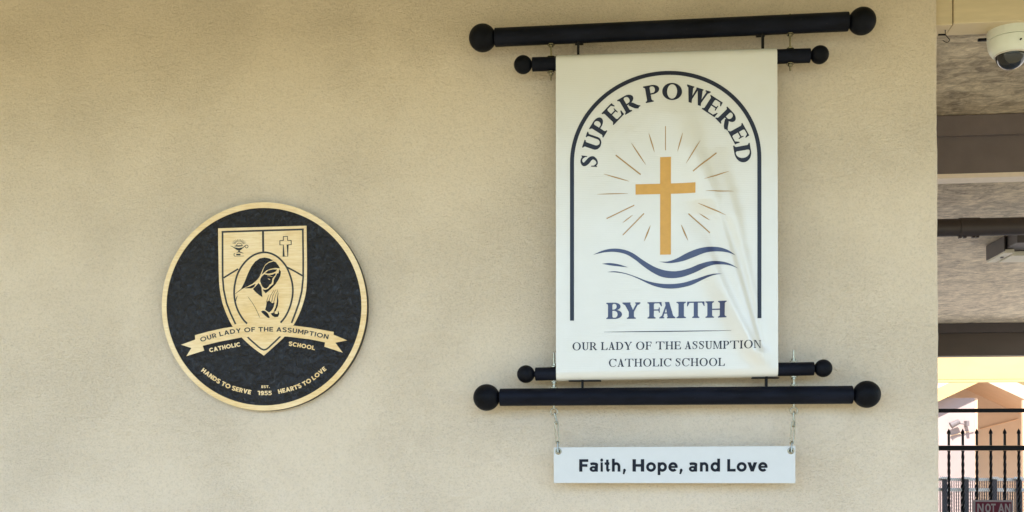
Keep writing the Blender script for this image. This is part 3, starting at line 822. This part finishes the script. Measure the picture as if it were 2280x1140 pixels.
# ---- notice on the fence
YN = YF-.03
xs0, xs1 = at(2167.5, 1130, YN).x, at(2256.5, 1130, YN).x; zt = at(2210, 1113.5, YN).z; zb_ = zt-.26
ns = thing('fence_notice', 'maroon notice with grey border and grey capitals on the iron fence', 'sign', ((xs0+xs1)/2, YN, zb_))
newbox('panel', M['sign_grey'], ns, xs0, xs1, YN, YN+.004, zb_, zt, .0008)
e_ = 4.2*pm(2210, 1130, YN)
newbox('face', M['maroon'], ns, xs0+e_, xs1-e_, YN-.0015, YN-.0003, zb_+e_, zt-e_)
nt_ = text_boxes([('N', 2176, 2190), ('O', 2193.5, 2206), ('T', 2206.5, 2217), ('A', 2222.5, 2236), ('N', 2237.5, 2250)], 1141, 19.5, lambda c: sans_glyph('0' if c == 'O' else c, .19))
flat('lettering', nt_, M['sign_grey'], ns, YN-.0022)

# ================================================================== BANNER HARDWARE
def hanger(name, label, big, small, balls, rods, strips, eye=False):
    (bl, br, brad), (sl_, sr_, srad) = big, small
    cxp = (bl[0]+br[0])/2
    o = thing(name, label, 'banner rod', tuple(at(cxp, (bl[1]+br[1])/2, YB)))
    def rod(nm, a, b, r, mat, lab=None):
        A, B = at(*a, YB), at(*b, YB); r = r*pm((a[0]+b[0])/2, a[1], YB); d = B-A; L = d.length
        bm = bmesh.new(); lathe(bm, A, d, [(0, r*.93), (.0012, r), (L-.0012, r), (L, r*.93)], 40)
        q = smooth_by_angle(link_bm(nm, bm, mat, o), 35)
        if lab: q['label'] = lab
        return A, B, r, q
    A, B, r1, q1 = rod('rod', bl, br, brad, M['black_wood'], 'thick black rod'); A2, B2, r2, q2 = rod('rod', sl_, sr_, srad, M['black_wood'], 'thin black rod')
    for (x, y, rr, host) in balls:
        c = at(x, y, YB); rr = rr*pm(x, y, YB); bm = bmesh.new()
        lathe(bm, c, (1, 0, 0), sphere_prof(rr, 24), 40); smooth_by_angle(link_bm('ball_finial', bm, M['black_wood_dusty'], o), 80)
        bm = bmesh.new()                                       # dowel neck between rod end and ball
        ends = (A, B) if host else (A2, B2); e2 = min(ends, key=lambda v: (v-c).length)
        tube(bm, [e2+(c-e2)*-.1, c], rr*.32, 12); link_bm('neck', bm, M['black_wood'], o)
    for (x, ya, yb, nuts, washers) in rods:
        a, b = at(x, ya, YB), at(x, yb, YB); b.x = a.x
        bm = bmesh.new(); n = int((a.z-b.z)/.0011); pf = []
        for i in range(n+1): pf.append((i*.0011, .00235+(.0005 if i % 2 else 0)))
        lathe(bm, b, (0, 0, 1), pf, 10); t = smooth_by_angle(link_bm('threaded_bolt', bm, M['zinc'], o), 60)
        for y in nuts:
            c = at(x, y, YB); bm = bmesh.new(); lathe(bm, (a.x, YB, c.z-.0024), (0, 0, 1), [(0, .0056), (.0005, .0066), (.0053, .0066), (.0058, .0056)], 6); link_bm('nut', bm, M['zinc'], t)
        for y in washers:
            c = at(x, y, YB); bm = bmesh.new(); lathe(bm, (a.x, YB, c.z-.0007), (0, 0, 1), [(0, .0108), (.0016, .0108)], 24); link_bm('washer', bm, M['zinc'], t)
        if eye:
            c = at(x+.5, yb+9, YB); rg_ = .0095; bm = bmesh.new()
            tube(bm, [(a.x+rg_*math.cos(u), YB, c.z+rg_*math.sin(u)) for u in [2*math.pi*k/32 for k in range(32)]], .0019, 10, True)
            smooth_by_angle(link_bm('eye_ring', bm, M['zinc'], t), 80)
            bm = bmesh.new(); lathe(bm, (a.x, YB, c.z+rg_), (0, 0, 1), [(0, .0035), (.010, .0038)], 14); smooth_by_angle(link_bm('shank', bm, M['zinc'], t), 40)
    for (x, ya, yb, flange) in strips:
        a, b = at(x, ya, YB), at(x, yb, YB)
        newbox('tie_strip', M['black_iron'], o, a.x-.0032, a.x+.0032, YB-.009, YB+.009, min(a.z, b.z), max(a.z, b.z), .0006)
        newbox('wall_bracket', M['black_iron'], o, a.x-.012, a.x+.012, YB+r1-.006, YW-.002, (A.z+(B.z-A.z)*(a.x-A.x)/(B.x-A.x))-.012, (A.z+(B.z-A.z)*(a.x-A.x)/(B.x-A.x))+.012, .001)
        if flange:
            newbox('flange', M['black_iron'], o, a.x-flange[0]*.00124, a.x+flange[1]*.00124, YB-.012, YB+.012, at(x, flange[2]+1.1, YB).z, at(x, flange[2]-1.1, YB).z, .0006)
    return o, A2, B2, r2

top, TA, TB, tr = hanger('banner_hanger', 'upper pair of black rods with ball ends holding the banner top',
    ((1102, 83.5), (1889, 48), 20.8), ((1185, 143.5), (1804, 123.8), 15.7),
    [(1074.5, 84.5, 30.2, 1), (1919.5, 47, 31.2, 1), (1164.5, 144, 20.3, 0), (1825, 122, 20.8, 0)],
    [(1227, 56, 180, (103.5, 166), (99.8, 126.5, 161.2)), (1759, 31, 158, (79.5, 107.0, 146), (76, 109.2, 142.3))],
    [(1287.5, 90, 128, None), (1698, 70, 114, None)])
bot, BA, BB, br_ = hanger('banner_hanger', 'lower pair of black rods with ball ends carrying the hanging sign',
    ((1113, 884.7), (1898, 879), 20.1), ((1192, 833), (1812, 821), 15.2),
    [(1083.5, 885, 29.6, 1), (1930, 878, 31.3, 1), (1171, 833, 19.8, 0), (1833, 820, 20.4, 0)],
    [(1233.5, 784, 908, (812, 853, 860), (816.5, 849.5, 863.8)), (1767, 779, 906, (801, 843, 854), (804.6, 839, 858))],
    [(1297, 843, 868, (31, 42, 848.6)), (1706, 836, 862, (32, 27, 842.0))], eye=True)
for o in (top, bot): o['group'] = 'rod pairs above and below the banner'

# ================================================================== BANNER
bx0, bx1 = at(1238, 480, YB-.02).x, at(1731.5, 480, YB-.02).x
Rb = tr+.0022
creases = [([(1548, 330), (1585, 430), (1612, 520), (1648, 640), (1680, 750), (1702, 828)], .0055, 13, .9),
           ([(1572, 400), (1612, 500), (1652, 620), (1688, 750), (1706, 828)], -.0035, 12, .8),
           ([(1560, 520), (1590, 600), (1632, 690), (1682, 790), (1704, 826)], .0040, 14, .8),
           ([(1606, 380), (1640, 500), (1668, 620), (1694, 740), (1708, 826)], .0048, 14, .9),
           ([(1640, 470), (1664, 580), (1688, 690), (1708, 800)], -.0028, 13, .7),
           ([(1500, 190), (1530, 290), (1552, 380), (1570, 470)], .0024, 26, .5)]
CR = []
for pts, amp, wd, sh in creases:
    P = crom(pts, 14); CR.append(([(at(x, y, YB-.02).x, at(x, y, YB-.02).z) for x, y in P], amp*2.5, wd*.00124*1.35, sh))
bzt = lambda x: TA.z+(TB.z-TA.z)*(x-TA.x)/(TB.x-TA.x)
bzb = lambda x: BA.z+(BB.z-BA.z)*(x-BA.x)/(BB.x-BA.x)
def relief(x, z):
    """how far the vinyl stands out towards the viewer"""
    v = (bzt(x)-z)/(bzt(x)-bzb(x)); u = (x-bx0)/(bx1-bx0)
    if v <= 0 or v >= 1: return 0
    h = 0
    for P, amp, wd, sh in CR:
        zt_, zb_ = P[0][1], P[-1][1]
        t = (zt_-z)/(zt_-zb_)
        if t < -.12 or t > 1.03: continue
        xc = None
        for (xa_, za_), (xb_, zb2_) in zip(P, P[1:]):
            if zb2_ <= z <= za_ or (xc is None and z > za_): xc = xa_+(xb_-xa_)*((za_-z)/(za_-zb2_+1e-9) if z <= za_ else 0); break
        if xc is None: xc = P[-1][0]
        d = (x-xc)/(wd*(1.25-.55*max(0, min(1, t))))
        w = 1/(1+math.exp(d*3.2)) if d > -8 else 1     # sharp on the right flank, soft on the left
        pr_ = math.exp(-(d/1.5)**2) if d < 0 else math.exp(-(d/(.75))**2)
        env = min(1, max(0, (t+.12)/.35))*min(1, max(0, (1.03-t)/.12))
        h += amp*pr_*env
    h += .0016*math.sin(u*5.1+v*2.0)*math.sin(math.pi*v) + .0007*math.sin(u*11+v*7)*math.sin(math.pi*v)
    return h*min(1, v/.10)*min(1, (1-v)/.05)*min(1, (1-u)/.05+.15)*min(1, u/.03+.3)
def front(x, z): return YB-Rb-relief(x, z)
bn = thing('hanging_banner', 'white vinyl banner with golden cross and waves reading super powered by faith', 'banner', tuple(at(1484, 848, YB)))
bm = bmesh.new(); NX, NZ = 150, 210; rows = []
us = [bx0+(bx1-bx0)*i/NX for i in range(NX+1)]
def row(kind, t):
    out = []
    for x in us:
        zt_, zb_ = bzt(x), bzb(x)
        if kind == 'top': y, z = YB-Rb*math.cos(t), zt_+Rb*math.sin(t)
        elif kind == 'bot': y, z = YB-(br_+.002)*math.cos(t), zb_-(br_+.002)*math.sin(t)
        else: z = zt_+(zb_-zt_)*t; y = front(x, z)
        out.append(bm.verts.new((x, y, z)))
    rows.append(out)
for k in range(14, 0, -1): row('top', R(215)*k/14)
for k in range(NZ+1): row('f', k/NZ)
for k in range(1, 15): row('bot', R(200)*k/14)
for a, b in zip(rows, rows[1:]):
    for i in range(NX): bm.faces.new((a[i], a[i+1], b[i+1], b[i]))
bm.normal_update()
r = bmesh.ops.solidify(bm, geom=bm.faces[:], thickness=.0006)
sheet = link_bm('vinyl_sheet', bm, M['vinyl'], bn); 
for p in sheet.data.polygons: p.use_smooth = True
sheet.data.set_sharp_from_angle(angle=R(70))

PF = lambda x, z: front(x, z)-.0013
def art(name, polys, mat, lab=None):
    o = flat(name, polys, mat, bn, PF, grid=.006)
    for p in o.data.polygons: p.use_smooth = True
    if lab: o['label'] = lab
    return o
def sk(x, y): return (x, y-(x-1483)*(1000-y)/22500)
def skp(P): return [[sk(x, y) for x, y in p] for p in P]
# arch
ar = ering(1482.3, 356, 213.2, -198.5, 204.2, -189.5, 0, 180, n=120)
ar += [[(1269.1, 356+i*22.2), (1278.1, 356+i*22.2), (1278.1, 356+(i+1)*22.2), (1269.1, 356+(i+1)*22.2)] for i in range(16)]
ar += [[(1686.5, 356+i*22.2), (1695.5, 356+i*22.2), (1695.5, 356+(i+1)*22.2), (1686.5, 356+(i+1)*22.2)] for i in range(16)]
art('printed_arch', skp(ar), M['ink_navy'])
# SUPER POWERED
bold = lambda c: serif_glyph(c, .225, .085)
let = []
for c, x, y, a, kx in [('S', 1312, 359, -83, 1.2), ('U', 1319.5, 316.5, -71, 1.2), ('P', 1336.5, 281.5, -58, 1.2), ('E', 1365, 252.5, -46, 1.2), ('R', 1400, 229.5, -30, 1.2),
                   ('P', 1452, 208, -10, 1.2), ('O', 1496.5, 204, 2, 1.2), ('W', 1551, 213.5, 17, 1.3), ('E', 1587.5, 236, 33, 1.2), ('R', 1619.5, 263.5, 46, 1.2), ('E', 1645.5, 297.5, 61, 1.2), ('D', 1654.5, 340.5, 80, 1.2)]:
    gq, adv = bold(c); cap = 37.5; ca_, sa_ = math.cos(R(a)), math.sin(R(a))
    xs_ = [p[0] for q in gq for p in q]; mx = (min(xs_)+max(xs_))/2
    def fx(u, v):
        X, Yv = (u-mx)*cap*kx, -(v-.5)*cap
        return (x+X*ca_-Yv*sa_, y+X*sa_+Yv*ca_)
    let += place(gq, fx)
    if x == 1400: nsup = len(let)
art('printed_word', let[:nsup], M['ink_navy'], 'left arched word in dark navy capitals')
art('printed_word', let[nsup:], M['ink_navy'], 'right arched word in dark navy capitals')
# BY FAITH and the school's name
K = lambda v: 1220+v/3
t2 = text_boxes([('B', K(390), K(495)), ('Y', K(498), K(618)), ('F', K(665), K(762)), ('A', K(744), K(851)), ('I', K(859), K(922)), ('T', K(929), K(1047)), ('H', K(1053), K(1192))], 708.6, 36.5, lambda c: serif_glyph(c, .23, .075))
nby = len(serif_glyph('B', .23, .075)[0])+len(serif_glyph('Y', .23, .075)[0])
art('printed_word', skp(t2[:nby]), M['ink_navy_glare'], 'short word in large navy capitals blued by painted sky glare')
art('printed_word', skp(t2[nby:]), M['ink_navy_glare'], 'longer word in large navy capitals blued by painted sky glare')
reg = lambda c: serif_glyph(c, .150, .058)
t3 = text_path('OUR LADY OF THE ASSUMPTION', [(1274, 777.8), (1694.5, 777.8)], 17.6, reg, .07, .30)
t4 = text_path('CATHOLIC SCHOOL', [(1355, 815.6), (1614, 815.6)], 17.6, reg, .07, .30)
art('printed_lettering', skp(t3), M['ink_navy'], 'long line of small navy capitals')
art('printed_lettering', skp(t4), M['ink_navy'], 'short line of small navy capitals')
art('printed_rule', skp(vstroke([(1345, 737.6), (1420, 737.6), (1483, 737.6), (1560, 737.6), (1628, 737.6)], [.5, 1.7, 2.0, 1.7, .5])), M['ink_navy'])
# cross
art('printed_cross', skp(rect(1469.8, 349.5, 1494, 566.5)+rect(1415, 408.5, 1548.3, 431.5)), M['ink_gold'])
# rays
a1 = lambda x, y: (1220+x/2.85, 120+y/2.85)
a2 = lambda x, y: (1220+x/3, 480+y/3)
rays = []
def ray(p, q, w, lens):
    n = 9; ws = [w*(max(.12, math.sin(math.pi*(.06+.88*i/(n-1)))) if lens else 1) for i in range(n)]
    return vstroke([(p[0]+(q[0]-p[0])*i/(n-1), p[1]+(q[1]-p[1])*i/(n-1)) for i in range(n)], ws)
for p, q, w, l in [(a1(746,460), a1(746,612), 1.7, 0), (a1(640,503), a1(676,622), 2.8, 1), (a1(530,566), a1(620,702), 2.8, 1), (a1(430,642), a1(588,765), 2.9, 0),
                   (a1(355,762), a1(515,808), 2.6, 1), (a1(312,890), a1(508,885), 2.2, 1), (a1(548,960), a1(372,1045), 2.3, 0), (a1(537,1023), a1(475,1071), 2.2, 1),
                   (a1(610,1012), a2(500,130), 2.3, 0), (a2(685,65), a2(643,170), 3.2, 1), (a1(855,503), a1(822,620), 2.6, 1), (a1(966,552), a1(876,698), 2.6, 1),
                   (a1(1070,626), a1(920,748), 2.8, 0), (a1(1150,743), a1(992,797), 2.6, 1), (a1(1180,872), a1(1000,873), 2.4, 1), (a1(952,948), a1(1128,1024), 2.8, 1),
                   (a1(962,1012), a1(1026,1055), 2.4, 1), (a1(892,1012), a2(1082,115), 2.6, 0), (a2(890,60), a2(935,165), 3.4, 1)]:
    flat_ray = flat('printed_ray', ray(p, q, w, l), M['ink_tan'], bn, PF, grid=.012)
# waves
def ribbonpoly(up, lo):
    """band between two edges, cut into quads so that it follows the cloth"""
    U = crom([a2(*p) for p in up], 40); Lw = crom([a2(*p) for p in lo], 40)
    def res(P, n):
        cum = [0]
        for a, b in zip(P, P[1:]): cum.append(cum[-1]+math.dist(a, b))
        out = []
        for i in range(n+1):
            d = cum[-1]*i/n; j = 0
            while j < len(cum)-2 and cum[j+1] < d: j += 1
            t = (d-cum[j])/(cum[j+1]-cum[j]+1e-9); out.append((P[j][0]+(P[j+1][0]-P[j][0])*t, P[j][1]+(P[j+1][1]-P[j][1])*t))
        return out
    U, Lw = res(U, 60), res(Lw, 60)
    return [[U[i], U[i+1], Lw[i+1], Lw[i]] for i in range(60)]
waves = [([(300,262),(370,232),(440,220),(510,228),(570,252),(640,300),(720,345),(790,366),(860,370),(940,352),(1010,325),(1080,308),(1150,306),(1210,322),(1272,355)],
          [(300,262),(380,245),(450,243),(520,258),(580,293),(640,340),(700,380),(760,408),(830,417),(900,408),(980,380),(1060,345),(1130,328),(1200,332),(1272,355)]),
         ([(742,307),(800,305),(860,285),(930,248),(1000,222),(1070,210),(1140,212),(1200,232),(1254,266)],
          [(742,307),(800,316),(850,313),(910,300),(980,275),(1050,250),(1120,240),(1190,247),(1254,266)]),
         ([(360,322),(410,317),(470,325),(538,346)], [(360,322),(420,333),(480,340),(538,346)]),
         ([(395,377),(450,372),(520,385),(590,408),(660,435),(740,452),(820,456),(900,448),(980,425),(1060,400),(1110,391),(1165,390)],
          [(395,377),(460,380),(530,393),(600,420),(680,458),(750,480),(820,487),(890,480),(960,462),(1040,425),(1100,402),(1165,390)])]
for up, lo in waves: art('printed_wave', ribbonpoly(up, lo), M['ink_navy_glare'])

# ================================================================== HANGING SIGN
YS = YB-.002
sg_o = thing('hanging_sign', 'white board below the rods reading Faith, Hope, and Love', 'sign', tuple(at(1502, 1075, YS)))
c4 = [at(1233, 996, YS), at(1771, 993, YS), at(1771, 1076, YS), at(1233, 1075.5, YS)]
bm = bmesh.new(); f1 = [bm.verts.new(p) for p in c4]; f2 = [bm.verts.new(p+Vector((0, .005, 0))) for p in c4]
bm.faces.new(f1); bm.faces.new(f2[::-1])
for i in range(4): bm.faces.new((f1[i], f1[(i+1) % 4], f2[(i+1) % 4], f2[i]))
bmesh.ops.bevel(bm, geom=bm.edges[:], offset=.0006, segments=1, affect='EDGES')
link_bm('panel', bm, M['sign_white'], sg_o)
kk = lambda v: 1280+v/5.182
L_ = [('F',50,155),('a',170,268),('i',293,326),('t',343,408),('h',428,525),(',',552,588),('H',665,800),('o',822,935),('p',955,1062),('e',1078,1187),(',',1205,1243),
      ('a',1315,1413),('n',1443,1540),('d',1565,1675),('L',1758,1855),('o',1867,1982),('v',1990,2103),('e',2115,2224)]
fl = text_boxes([(c, kk(a), kk(b)) for c, a, b in L_], 1050, 27.6, lambda c: sans_glyph(c, .215))
flat('lettering', [[(x, y-(x-1500)*.0008) for x, y in p] for p in fl], M['sign_text'], sg_o, YS-.0009)
for px, py in ((1243.2, 1005.2), (1761, 1003.8)):
    c = at(px, py, YS); bm = bmesh.new()
    lathe(bm, (c.x, YS-.0016, c.z), (0, 1, 0), [(.0014, .0036), (.0, .0050), (-.0006, .0070), (.0008, .0092), (.0014, .0092)], 28)
    gq = smooth_by_angle(link_bm('grommet', bm, M['zinc'], sg_o), 60)
    bm = bmesh.new(); lathe(bm, (c.x, YS-.0012, c.z), (0, 1, 0), [(0, .0036), (.0004, .0036)], 20); link_bm('grommet_hole', bm, M['black_iron'], gq)

# ---- links the sign hangs by
def longlink(bm, a, b, half, r, yoff=0, turn=0, open_=False):
    a, b = Vector(a), Vector(b); t = (b-a).normalized(); side = Vector((math.cos(turn), math.sin(turn), 0)); side = (side-t*side.dot(t)).normalized()
    P = []; n = 10
    for k in range(n+1):
        u = math.pi*k/n; P.append(a+t*half - t*half*math.sin(u) + side*half*math.cos(u))
    for k in range(n+1):
        u = math.pi*k/n; P.append(b-t*half + t*half*math.sin(u) - side*half*math.cos(u))
    tube(bm, P, r, 8, True)
def links(label, segs):
    p0 = at(*segs[0][0], YB)
    o = thing('hanging_link', label, 'chain link', tuple(p0), 'links holding the hanging sign')
    for a, b, half, turn in segs:
        bm = bmesh.new(); A, B = at(*a, YB), at(*b, YB)
        if b[1] > 1000: B.y -= .006
        longlink(bm, A, B, half, .0019, 0, turn); smooth_by_angle(link_bm('wire_link', bm, M['zinc'], o), 80)
    return o
links('slim zinc wire links from the left eye ring to the sign corner', [((1235.5, 919), (1239.5, 944), .0028, 1.2), ((1238.5, 938.5), (1242.2, 988), .0042, .25), ((1241.8, 983), (1243.4, 1009), .0024, 1.3)])
links('doubled zinc wire links from the right eye ring to the sign corner', [((1768.6, 917), (1766.2, 950), .0034, 1.0), ((1767.2, 938), (1763, 989), .0044, .2), ((1763.3, 983), (1761.2, 1008), .0024, 1.3)])

# ================================================================== ROUND PLAQUE
YD = YW-.020
pl = thing('round_plaque', 'round black and gold school crest plaque on the stucco wall', 'plaque', tuple(at(588, 915, YD)))
def circ(cx, cy, rx, ry, n=120): return [(cx+rx*math.cos(2*math.pi*k/n), cy+ry*math.sin(2*math.pi*k/n)) for k in range(n)]
flat('backing_disc', [circ(589, 682.6, 228.6, 232.3)], M['engrave'], pl, YD+.0002, thick=-.0195)
flat('gold_rim', ering(589, 682.6, 228.2, 231.9, 217, 219.8, icx=588.2, icy=683, n=140), M['brass'], pl, YD, thick=.0022)
flat('black_field', [circ(588.2, 683, 216.9, 219.7)], M['enamel'], pl, YD, thick=.0006)
e7 = lambda P: [(480+x/3.677, 490+y/3.677) for x, y in P]
e5 = lambda P: [(515+x/7.125, 560+y/7.125) for x, y in P]
eR = lambda P: [(350+x/4.385, 670+y/4.385) for x, y in P]
eL = lambda P: [(500+x/14.25, 520+y/14.25) for x, y in P]
shR = crom([(745,47),(748,250),(749,430),(744,560),(727,650),(698,740),(664,815),(625,880),(560,960),(480,1035),(396,1110)], 5)
shL = crom([(396,1110),(300,1040),(215,962),(165,905),(128,850),(88,765),(55,670),(35,560),(28,450),(24,250),(22,68)], 5)
flat('shield', [e7(shR+shL[1:])], M['brass'], pl, YD-.0006, thick=.0012)
rb = [(370,335),(500,299),(650,266),(830,240),(1040,228),(1260,232),(1500,262),(1725,303),(1722,330),(1855,385),(1740,408),(1812,505),(1633,447),(1640,405),(1500,376),(1270,348),(1040,341),(830,355),(600,400),(445,438),(460,485),(285,540),(335,460),(235,428),(372,378)]
flat('ribbon', [eR(rb)], M['brass'], pl, YD-.0018, thick=.0010)
YE = YD-.0018
ln = stroke(e7([(57,95),(57,300),(58,470),(66,570),(90,680),(125,770),(164,852)]), 3.9)
ln += stroke(e7([(49,97),(390,86),(722,76)]), 3.9)
ln += stroke(e7([(714,78),(717,300),(717,470),(706,580),(682,680),(652,765),(622,842)]), 3.9)
ln += stroke(e7(crom([(262,958),(310,1002),(396,1063),(470,1010),(532,950)], 4)), 3.6)
ln += stroke(e7([(388,90),(390,268)]), 4.6)
ov = crom([(258,848),(225,812),(190,755),(165,690),(153,620),(155,545),(175,455),(210,385),(260,325),(320,283),(393,264),(460,276),(520,312),(575,375),(607,445),(628,520),(632,600),(618,680),(595,745),(565,800),(532,840)], 5)
ln += stroke(e7(ov), 4.0) + stroke(e7([(66,473),(125,436),(185,400)]), 3.6) + stroke(e7([(585,386),(650,420),(712,456)]), 3.6)
flat('engraved_lines', ln, M['engrave'], pl, YE-.0003)
# lamp and small cross
flat('engraved_cross', loop_stroke(eL([(1865,95),(1995,90),(2000,215),(2112,220),(2115,350),(2000,362),(2005,718),(1875,722),(1865,365),(1755,357),(1755,227),(1865,218)]), 1.75), M['engrave'], pl, YE-.0003)
lm = [eL([(165,385),(240,400),(320,438),(450,458),(570,438),(655,372),(700,365),(600,450),(520,520),(480,540),(492,575),(625,628),(560,625),(460,600),(365,606),(432,570),(442,540),(385,520),(300,462),(240,418)]),
      eL([(300,400),(370,372),(590,372),(560,405),(450,418),(340,410)])]
lm += ering(549.1, 548.8, 3.9, 3.9, 2.5, 2.5, n=20)
lm += [eL([(370,640),(505,640),(505,692),(370,692)])] + stroke(eL([(340,622),(302,640),(300,700),(330,722)]), 1.3) + stroke(eL([(330,722),(620,712)]), .9) + stroke(eL([(380,380),(400,325),(450,300),(520,315),(560,360)]), 1.2)
for k in range(11):
    a = R(18+144*k/10); c_, s_ = math.cos(a), math.sin(a)
    lm += vstroke(eL([(460+c_*120, 350-s_*95), (460+c_*235, 350-s_*175)]), [1.3, .7])
flat('engraved_lamp', lm, M['engrave'], pl, YE-.0003)
# the praying figure
fg = [[(155,600),(210,490),(270,340),(320,240),(380,160),(450,112),(530,97),(600,110),(662,142),(600,160),(540,200),(505,262),(475,330),(445,400),(405,452),(340,508),(240,560)],
      [(668,157),(702,168),(745,220),(770,263),(700,260),(620,272),(560,297),(505,345),(482,368),(505,300),(535,230),(592,182)],
      [(537,345),(585,303),(650,286),(728,286),(700,318),(640,342),(585,350)],
      [(462,440),(480,402),(522,362),(580,374),(650,368),(700,345),(702,372),(676,398),(650,430),(645,480),(632,508),(605,525),(585,562),(555,583),(522,580),(495,555),(475,515),(458,470)],
      [(762,285),(785,320),(778,380),(745,450),(690,530),(620,600),(545,662),(495,600),(540,608),(582,594),(625,552),(668,518),(675,445),(708,392),(728,350),(752,345)],
      [(345,595),(395,545),(432,502),(458,530),(478,575),(482,640),(492,722),(430,680),(380,635)],
      [(215,582),(300,552),(385,512),(362,562),(320,583)],
      [(562,800),(600,775),(648,818),(688,808),(672,880),(640,935),(600,968),(535,925),(552,870)],
      [(470,955),(500,936),(540,945),(582,985),(612,1050),(585,1056),(540,1022)],
      [(735,680),(748,780),(740,860),(705,945),(668,962),(700,890),(722,800),(728,720)],
      [(625,985),(680,962),(700,975),(680,990),(735,990),(742,935),(762,990),(742,1035),(690,1042),(645,1015)]]
FG = [e5(p) for p in fg]
for p in list(FG)[:7]: FG += vstroke(p+[p[0]], .55)
FG += vstroke(e5([(160,598),(110,635),(62,672)]), [1.6, 1.1, .8]) + vstroke(e5([(100,700),(78,745),(72,790)]), [.6, 1.8, 1.0])
FG += vstroke(e5(crom([(262,715),(340,825),(400,930),(455,1055)], 4)), [.3]+[.9]*11+[.3])
for a in ([(595,690),(572,750),(560,805)], [(675,612),(625,700),(600,780)], [(705,605),(660,700),(640,800)], [(722,640),(695,720),(672,810)], [(725,600),(742,660),(740,700)]):
    FG += vstroke(e5(a), [.6, 1.0, 1.3])
flat('engraved_figure', FG, M['engrave_fig'] if 'engrave_fig' in M else M['enamel'], pl, YE-.0003)
hl = vstroke(e5([(572,385),(610,386),(655,402)]), [.5, 1.1, .6]) + vstroke(e5([(578,430),(600,438),(618,450)]), [.6, 1.6, .5])
flat('gold_face_lines', hl, M['brass'], pl, YE-.0006)
# lettering
med = lambda c: sans_glyph(c, .20)
bld_ = lambda c: sans_glyph(c, .235)
flat('lettering', text_path('OUR LADY OF THE ASSUMPTION', eR([(427,402),(640,340),(830,309),(1045,299),(1260,305),(1460,332),(1668,374)]), 10.2, med, .13, .38), M['engrave'], pl, YD-.0031)['label'] = 'black school name on the ribbon'
for word, pth, cap_, lab in (('CATHOLIC', [(513,503),(665,470),(815,443)], 9.3, 'raised gold word under the left of the ribbon'),
        ('SCHOOL', [(1283,436),(1410,457),(1537,481)], 9.3, 'raised gold word under the right of the ribbon'),
        ('HANDS TO SERVE', [(428,686),(560,784),(720,866),(912,914)], 9.8, 'raised gold motto, left half'),
        ('HEARTS TO LOVE', [(1187,908),(1370,860),(1520,782),(1655,672)], 9.8, 'raised gold motto, right half'),
        ('EST.', [(1018,850),(1098,850)], 5.6, 'tiny raised gold abbreviation'), ('1955', [(982,920),(1118,920)], 9.6, 'raised gold year')):
    flat('lettering', text_path(word, eR(pth), cap_, bld_, .16 if cap_ < 6 else .10, .34), M['brass'], pl, YD-.0007, thick=.0006)['label'] = lab
